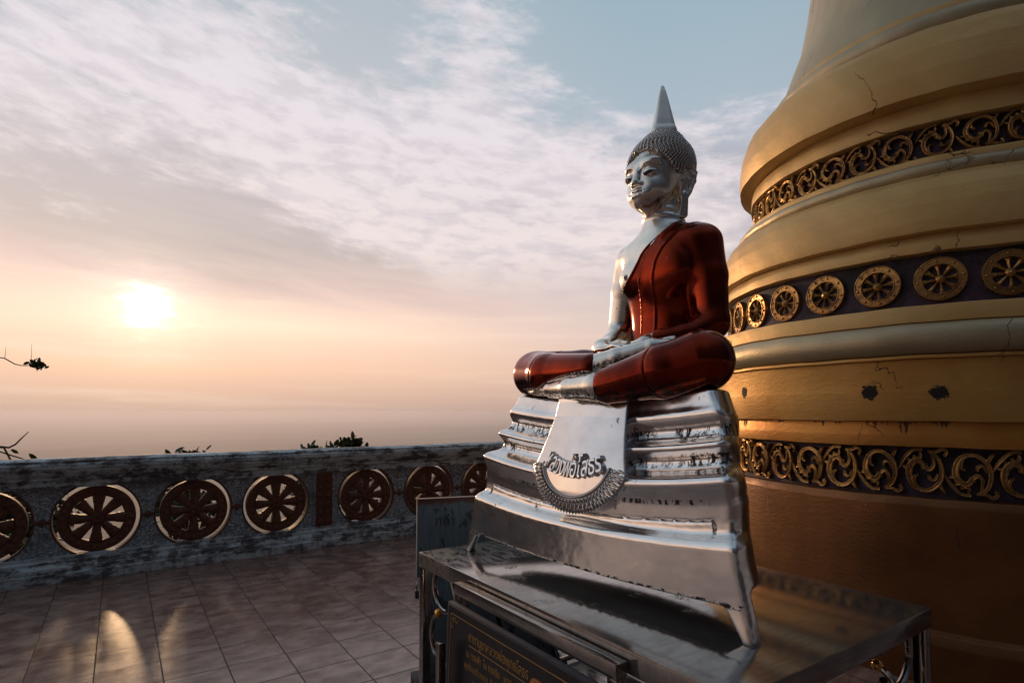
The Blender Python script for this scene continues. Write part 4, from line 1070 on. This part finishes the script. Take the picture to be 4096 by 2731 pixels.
# ------------------------------------------------------------------ trees beyond the balustrade
def leaf_cluster(mb, c, n, rad, ln, rng, upb=.5):
    for _ in range(n):
        d = Vector((rng.gauss(0, 1), rng.gauss(0, 1), rng.gauss(upb, .8))).normalized(); p = Vector(c) + Vector((rng.gauss(0, 1), rng.gauss(0, 1), rng.gauss(0, 1))) * rad * .45
        s = d.orthogonal().normalized(); s = (Matrix.Rotation(rng.uniform(0, 6.28), 3, d) @ s); L = ln * rng.uniform(.6, 1.2); w = L * .22; up = d.cross(s) * .08 * L
        mb.add([p, p + d * L * .35 + s * w, p + d * L * .75 + s * w * .8, p + d * L, p + d * L * .75 - s * w * .8, p + d * L * .35 - s * w, p + d * L * .5 - up], [(0, 1, 6), (1, 2, 6), (2, 3, 6), (3, 4, 6), (4, 5, 6), (5, 0, 6)])
def tree(x, y, ztop, spread, label, seed, zbase=-3.25, leaves=1400):
    rng = random.Random(seed); r0 = empty('leafy_tree', (x, y, zbase)); tag(r0, label, 'tree', 'trees below the terrace edge')
    H = ztop - zbase; tr_ = MB(); lf = MB()
    tr_.tube([(0, 0, 0), (.05, .03, H * .3), (-.03, .05, H * .55), (.02, 0, H * .72)], [.11, .09, .07, .055], 9)
    tips = []
    for k in range(16):
        a = k * 2.4 + rng.uniform(-.3, .3); q = rng.uniform(.50, .72); e = H * rng.uniform(.76, .96); rr = spread * rng.uniform(.25, 1.0) * (1.0 if e < H * .88 else .5)
        s0 = Vector((.02, 0, H * q)); e0 = Vector((rr * math.cos(a), rr * math.sin(a), e)); mid = (s0 + e0) / 2 + Vector((0, 0, -.08 * H * .3))
        tr_.tube([s0, mid, e0], [.035, .022, .010], 6); tips.append(e0)
        for _ in range(3):
            e1 = e0 + Vector((rng.gauss(0, .14), rng.gauss(0, .14), abs(rng.gauss(.06, .07)))) * (spread / .6); tr_.tube([e0, e1], [.008, .004], 5); tips.append(e1)
    for _ in range(10): tips.append(Vector((rng.gauss(0, spread * .28), rng.gauss(0, spread * .28), H * .965 - abs(rng.gauss(0, .05)))))
    zmx = max(v.z for v in tips)
    for c in tips: leaf_cluster(lf, c, int(leaves / len(tips)), .17 * spread / .6, .125, rng)
    zt = sorted(v[2] for v in lf.V)[int(.93 * len(lf.V))] * 1.008
    lf.V = [(v[0], v[1], v[2] * H / zt) for v in lf.V]; tr_.V = [(v[0], v[1], v[2] * H / zt) for v in tr_.V]
    tr_.build('trunk', BARK, r0, True); lf.build('crown', LEAF, r0)
tree(2.96, 8.70, 1.12, .24, 'leafy tree crown rising highest above the balustrade, near its middle', 3, leaves=1500)
tree(2.50, 9.10, 1.00, .24, 'lower leafy tree top just left of the highest one behind the balustrade', 5, leaves=1300)
tree(.74, 9.05, .99, .42, 'small leafy tree top alone above the rail, above the third wheel', 8, leaves=1200)
tree(-.95, 9.3, .86, .50, 'added low leafy crown behind the leftmost wheel, shading the floor from the sun', 21, leaves=1200)  # crown added to cut the sun coming through the wheels
tree(4.45, 9.6, .38, .62, 'dark leafy tree seen only through the wheels right of the brown pier', 12, leaves=900)
# bare tree whose branches reach into the picture from the left
bt = empty('bare_branched_tree', (-1.9, 8.1, -3.25)); tag(bt, 'thin nearly leafless tree reaching in from the left, one leaf tuft on a twig', 'tree')
def rel(pts): return [(x + 1.9, y - 8.1, z + 3.25) for x, y, z in pts]
m = MB()
m.tube(rel([(-1.9, 8.1, -3.25), (-1.85, 8.1, -1.5), (-1.7, 8.05, 0), (-1.55, 8.05, .8), (-1.45, 8.05, 1.5), (-1.35, 8.05, 1.95)]), [.075, .06, .045, .034, .024, .016], 9); m.build('trunk', BARK, bt, True)
brs = [([(-1.55, 8.05, .8), (-1.25, 8.0, 1.2), (-1.03, 8, 1.232), (-.956, 8, 1.219), (-.905, 8, 1.25), (-.86, 8, 1.31), (-.798, 8, 1.385)], [.024, .016, .011, .010, .009, .007, .004]),
       ([(-1.10, 8.0, 1.228), (-.996, 8, 1.221), (-.965, 8, 1.15), (-.937, 8, 1.081), (-.92, 8, .95)], [.011, .011, .010, .009, .006]),
       ([(-1.55, 8.05, .8), (-1.2, 8, 1.10), (-1.027, 8, 1.180), (-.93, 8, 1.134), (-.84, 8, 1.095), (-.765, 8, 1.062), (-.70, 8.0, 1.055)], [.018, .011, .008, .0075, .006, .005, .003]),
       ([(-1.35, 8.05, 1.95), (-1.2, 8, 2.13), (-1.05, 8, 2.169), (-1.01, 8, 2.161), (-.928, 8, 2.105), (-.88, 8, 2.093), (-.838, 8, 2.094), (-.76, 8.0, 2.10)], [.010, .007, .006, .006, .0055, .005, .005, .004]),
       ([(-1.01, 8, 2.161), (-1.008, 8, 2.22), (-1.004, 8, 2.28)], [.0025, .002, .0012]), ([(-.80, 8, 2.12), (-.793, 8, 2.22), (-.797, 8, 2.33)], [.003, .002, .001]),
       ([(-1.45, 8.05, 1.5), (-1.7, 8.1, 1.9), (-1.95, 8.15, 2.1)], [.015, .01, .005])]
for pts, rad in brs:
    q = MB(); q.tube(rel(pts), rad, 7); q.build('branch', BARK, bt, True)
m = MB(); rng = random.Random(4)
for c, n in (((-.80, 8, 2.12), 10), ((-.775, 8, 2.10), 12), ((-.735, 8, 2.12), 14), ((-.715, 8, 2.085), 12), ((-.745, 8.0, 2.075), 8)):
    leaf_cluster(m, Vector(c) - Vector((-1.9, 8.1, -3.25)), n, .028, .078, rng, .1)
m.build('leaf_tuft', LEAF, bt)

hz = MB(); hz.box(-60000, 60000, -60000, 60000, -345, 14.0)
mh = bpy.data.materials.new('air_haze'); mh.use_nodes = True; t = NT(mh.node_tree)
for nd in list(t.n):
    if nd.type != 'OUTPUT_MATERIAL': t.n.remove(nd)
out = [n for n in t.n if n.type == 'OUTPUT_MATERIAL'][0]
HAZE_D = 1.3e-4
vp = t('ShaderNodeVolumePrincipled', {'Color': (1.0, .95, 1.0, 1), 'Density': HAZE_D, 'Anisotropy': .40}); t.l.new(vp.outputs[0], out.inputs['Volume'])
o = hz.build('haze', mh); tag(o, kind='stuff')

# ------------------------------------------------------------------ sky
w = bpy.data.worlds.new('World'); scene.world = w; w.use_nodes = True; t = NT(w.node_tree)
for nd in list(t.n): t.n.remove(nd)
SUN_AZ = R(34.54 - 32.85); SUN_EL = R(8.9)      # azimuth clockwise from +Y
sd = (math.sin(SUN_AZ) * math.cos(SUN_EL), math.cos(SUN_AZ) * math.cos(SUN_EL), math.sin(SUN_EL))
D = t.vm('NORMALIZE', t('ShaderNodeTexCoord').outputs['Generated']).outputs[0]
fw = (math.sin(R(34.54)), math.cos(R(34.54)), 0); rt = (fw[1], -fw[0], 0)
az = t.m('MULTIPLY', t.m('ARCTAN2', t.vm('DOT_PRODUCT', D, rt).outputs['Value'], t.vm('DOT_PRODUCT', D, fw).outputs['Value']), 57.2958)
x, y, z = t('ShaderNodeSeparateXYZ', {'Vector': D}).outputs
el = t.m('MULTIPLY', t.m('ARCSINE', z), 57.2958)
def gauss(a0, e0, sa, se):
    u = t.m('DIVIDE', t.m('SUBTRACT', az, a0), sa); v = t.m('DIVIDE', t.m('SUBTRACT', el, e0), se)
    return t.m('POWER', 2.71828, t.m('MULTIPLY', t.m('ADD', t.m('MULTIPLY', u, u), t.m('MULTIPLY', v, v)), -.5))
def ramp(v, stops):
    nd = t('ShaderNodeValToRGB', {'Fac': v}); cr = nd.color_ramp
    while len(cr.elements) < len(stops): cr.elements.new(.5)
    for e, (p_, c) in zip(cr.elements, stops): e.position = p_; e.color = (*srgb(*c), 1)
    return nd.outputs[0]
eln = t.m('DIVIDE', t.m('ADD', el, 5.0), 95.0, clamp=True)
P_ = lambda e: (e + 5) / 95
warm = ramp(eln, [(P_(-5), (186, 164, 158)), (P_(-.3), (196, 166, 152)), (P_(1.2), (220, 183, 164)), (P_(4), (250, 207, 178)), (P_(7.5), (254, 218, 196)), (P_(11), (238, 208, 198)),
                  (P_(15), (206, 192, 188)), (P_(20), (203, 194, 197)), (P_(28), (196, 199, 206)), (P_(38), (176, 189, 198)), (P_(60), (140, 160, 176)), (P_(90), (120, 142, 160))])
cool = ramp(eln, [(P_(-5), (176, 158, 152)), (P_(-.3), (186, 160, 150)), (P_(1.2), (202, 173, 160)), (P_(4), (226, 192, 176)), (P_(7.5), (228, 204, 194)), (P_(11), (218, 203, 200)),
                  (P_(15), (202, 193, 198)), (P_(20), (192, 190, 200)), (P_(28), (172, 188, 200)), (P_(38), (154, 180, 194)), (P_(60), (136, 160, 178)), (P_(90), (115, 140, 160))])
f = t.ss(az, -16.0, 16.0); col = t.mix(f, warm, cool)
# cloud structure
wob = t('ShaderNodeTexNoise', {'Vector': D, 'Scale': 4.0, 'Detail': 3.0}).outputs[1]
ae = t('ShaderNodeCombineXYZ', {'X': t.m('MULTIPLY', az, .05), 'Y': t.m('MULTIPLY', el, .10), 'Z': 0.0}).outputs[0]
ae = t.vm('ADD', ae, t.vm('MULTIPLY', t.vm('SUBTRACT', wob, (.5, .5, .5)).outputs[0], (.22, .22, .22)).outputs[0]).outputs[0]
rot = t('ShaderNodeMapping', {'Vector': ae, 'Rotation': (0, 0, R(18))}).outputs[0]
n1 = t.noise(t.scale(rot, (.8, 1.35, 1)), 1.25, 9, .60, .1); n2 = t.noise(t.scale(rot, (1.2, 1.9, 1), (3, 7, 0)), 2.9, 8, .62, .15); n3 = t.noise(t.scale(rot, (.5, 2.2, 1), (9, 2, 0)), 1.0, 7, .55, .1)
n4 = t.noise(t.scale(rot, (1.5, 2.4, 1), (1, 4, 0)), 6.0, 7, .66, .1)
cov = t.m('ADD', t.m('MULTIPLY', n1, .50), t.m('ADD', t.m('MULTIPLY', n2, .36), t.m('MULTIPLY', n4, .17)))
plus = [(-17.0, 23.0, 9, 5, .17), (-34, 27, 10, 5, .12), (-6.5, 15.5, 3.2, 2.6, .14), (-1.0, 12.8, 6, 1.0, .13), (9, 22.5, 12, 5, .17), (3, 15.0, 8, 2.6, .08), (-4.5, 25, 1.6, 6, .15), (0, 33, 4.0, 6, .13), (-10, 33, 2.5, 5, .10), (-6.5, 16.5, 2.0, 2.0, .08), (-40, 14, 5, 2.4, .10), (-12, 19.5, 5, 2.0, .10), (-20, 38, 6, 5, .06)]
minus = [(-14.5, 32.5, 6, 4, .13), (14, 33, 11, 6.0, .22), (5, 38, 6, 4, .06), (-34, 15.8, 14, 3.0, .17), (-10, 12.3, 8, 1.8, .12), (-26, 22.5, 6, 1.6, .05), (-3, 22, 2.4, 4, .06)]
for a0, e0, sa, se, k in plus: cov = t.m('ADD', cov, t.m('MULTIPLY', gauss(a0, e0, sa, se), k))
for a0, e0, sa, se, k in minus: cov = t.m('SUBTRACT', cov, t.m('MULTIPLY', gauss(a0, e0, sa, se), k))
cm = t.m('MULTIPLY', t.ss(cov, .465, .64), t.ss(el, 9.5, 16.0))
cloudc = ramp(eln, [(P_(8), (250, 226, 214)), (P_(16), (244, 230, 228)), (P_(26), (238, 229, 234)), (P_(45), (220, 218, 226))])
cloudc = t.mix(t.m('MULTIPLY', t.ss(t.noise(t.scale(rot, (1.4, 2.2, 1), (2, 2, 0)), 3.4, 6, .6, .1), .42, .66), .55), cloudc, srgb(204, 196, 204))
col = t.mix(t.m('MULTIPLY', cm, .92), col, cloudc)
grey = t.m('MULTIPLY', t.m('MULTIPLY', t.ss(n3, .46, .66), t.ss(el, 8.0, 12.5)), t.m('MULTIPLY', t.m('SUBTRACT', 1.0, t.ss(el, 19.0, 28.0)), .40))
col = t.mix(t.m('MULTIPLY', grey, t.m('SUBTRACT', 1.0, cm)), col, srgb(172, 162, 166))
ae0 = t('ShaderNodeCombineXYZ', {'X': t.m('MULTIPLY', az, .018), 'Y': t.m('MULTIPLY', el, .30), 'Z': 0.0}).outputs[0]
lowst = t.m('MULTIPLY', t.ss(t.noise(ae0, 1.7, 7, .62, .15), .48, .70), t.m('MULTIPLY', t.ss(el, -.5, 1.5), t.m('SUBTRACT', 1.0, t.ss(el, 10.0, 14.0))))
col = t.mix(t.m('MULTIPLY', lowst, .38), col, srgb(255, 232, 212))
# darker away from the sunset
hd = t.vm('DOT_PRODUCT', t.vm('NORMALIZE', t.vm('MULTIPLY', D, (1, 1, 0)).outputs[0]).outputs[0], (math.sin(SUN_AZ), math.cos(SUN_AZ), 0)).outputs['Value']
away = t.m('SUBTRACT', 1.0, t.ss(hd, -.55, .62)); away = t.m('MULTIPLY', away, t.m('SUBTRACT', 1.0, t.ss(el, 35.0, 85.0)))
zen = t.ss(el, 42.0, 80.0)
dusk = ramp(eln, [(P_(-5), (30, 25, 26)), (P_(3), (38, 32, 33)), (P_(15), (42, 40, 46)), (P_(40), (64, 70, 82)), (P_(90), (82, 94, 108))])
col = t.mix(away, col, dusk)
col = t.mix(t.m('MULTIPLY', zen, .6), col, srgb(105, 124, 142))
# glow of the veiled sun, and an added warm patch
ca = t.vm('DOT_PRODUCT', D, sd).outputs['Value']; ang = t.m('MULTIPLY', t.m('ARCCOSINE', t.m('MINIMUM', ca, .99999)), 57.2958)
edge = t.m('MULTIPLY', t.m('SUBTRACT', t.noise(t.scale(ae, (2, 3, 1)), 6.0, 4, .6), .5), 3.0)
ange = t.m('MAXIMUM', t.m('ADD', ang, edge), 0.0)
def ex(v, s): return t.m('POWER', 2.71828, t.m('MULTIPLY', t.m('POWER', t.m('DIVIDE', v, s), 2.0), -.5))
def addc(c, fac, tint):
    return t.mix(1.0, c, t.mix(fac, (0, 0, 0, 1), tint), 'ADD')
col = addc(col, ex(ange, .80), (2.6, 2.4, 2.1)); col = addc(col, ex(ange, 2.8), (.24, .21, .16)); col = addc(col, ex(t.m('ABSOLUTE', t.m('ADD', az, 72.0)), 14.0), t.mix(ex(t.m('SUBTRACT', el, 8.0), 9.0), (0, 0, 0), (.30, .20, .12))); col = addc(col, ex(ang, 12.0), (.04, .028, .012))  # azimuth term: unseen warm sky patch on the left, added to light the stupa
col = addc(col, gauss(-28.0, 8.4, 15.0, 1.7), (.20, .145, .085))
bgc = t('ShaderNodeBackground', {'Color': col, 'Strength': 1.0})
sky = t('ShaderNodeTexSky', sky_type='NISHITA', sun_disc=False, sun_elevation=SUN_EL, sun_rotation=SUN_AZ, altitude=280.0, air_density=1.2, dust_density=3.0)
bgs = t('ShaderNodeBackground', {'Color': sky.outputs[0], 'Strength': .05})
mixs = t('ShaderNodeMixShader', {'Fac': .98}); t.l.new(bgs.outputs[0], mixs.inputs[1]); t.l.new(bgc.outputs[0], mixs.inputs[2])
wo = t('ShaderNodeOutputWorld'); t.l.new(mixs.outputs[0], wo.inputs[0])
w.cycles.sampling_method = 'MANUAL'; w.cycles.sample_map_resolution = 512

sun = bpy.data.lights.new('sun', 'SUN'); sun.energy = 1.4; sun.angle = R(4); sun.color = (1.0, .62, .33)
so = bpy.data.objects.new('sun', sun); C.objects.link(so)
so.rotation_euler = Vector((-sd[0], -sd[1], -sd[2])).to_track_quat('-Z', 'Y').to_euler()

# ------------------------------------------------------------------ camera
cam = bpy.data.cameras.new('camera'); co_ = bpy.data.objects.new('camera', cam); C.objects.link(co_); scene.camera = co_
cam.sensor_width = 36; cam.lens = 570 / 1024 * 36; cam.clip_start = .05; cam.clip_end = 200000
co_.location = (0, 0, 1.6); co_.rotation_euler = (R(92.0), 0, R(-34.54))
cam.shift_y = (391.1 - 341) / 1024
vs = scene.view_settings; vs.view_transform = 'Standard'; vs.look = 'None'; vs.gamma = 1; vs.exposure = 0
scene.cycles.max_bounces = 8; scene.cycles.glossy_bounces = 5; scene.cycles.volume_bounces = 1
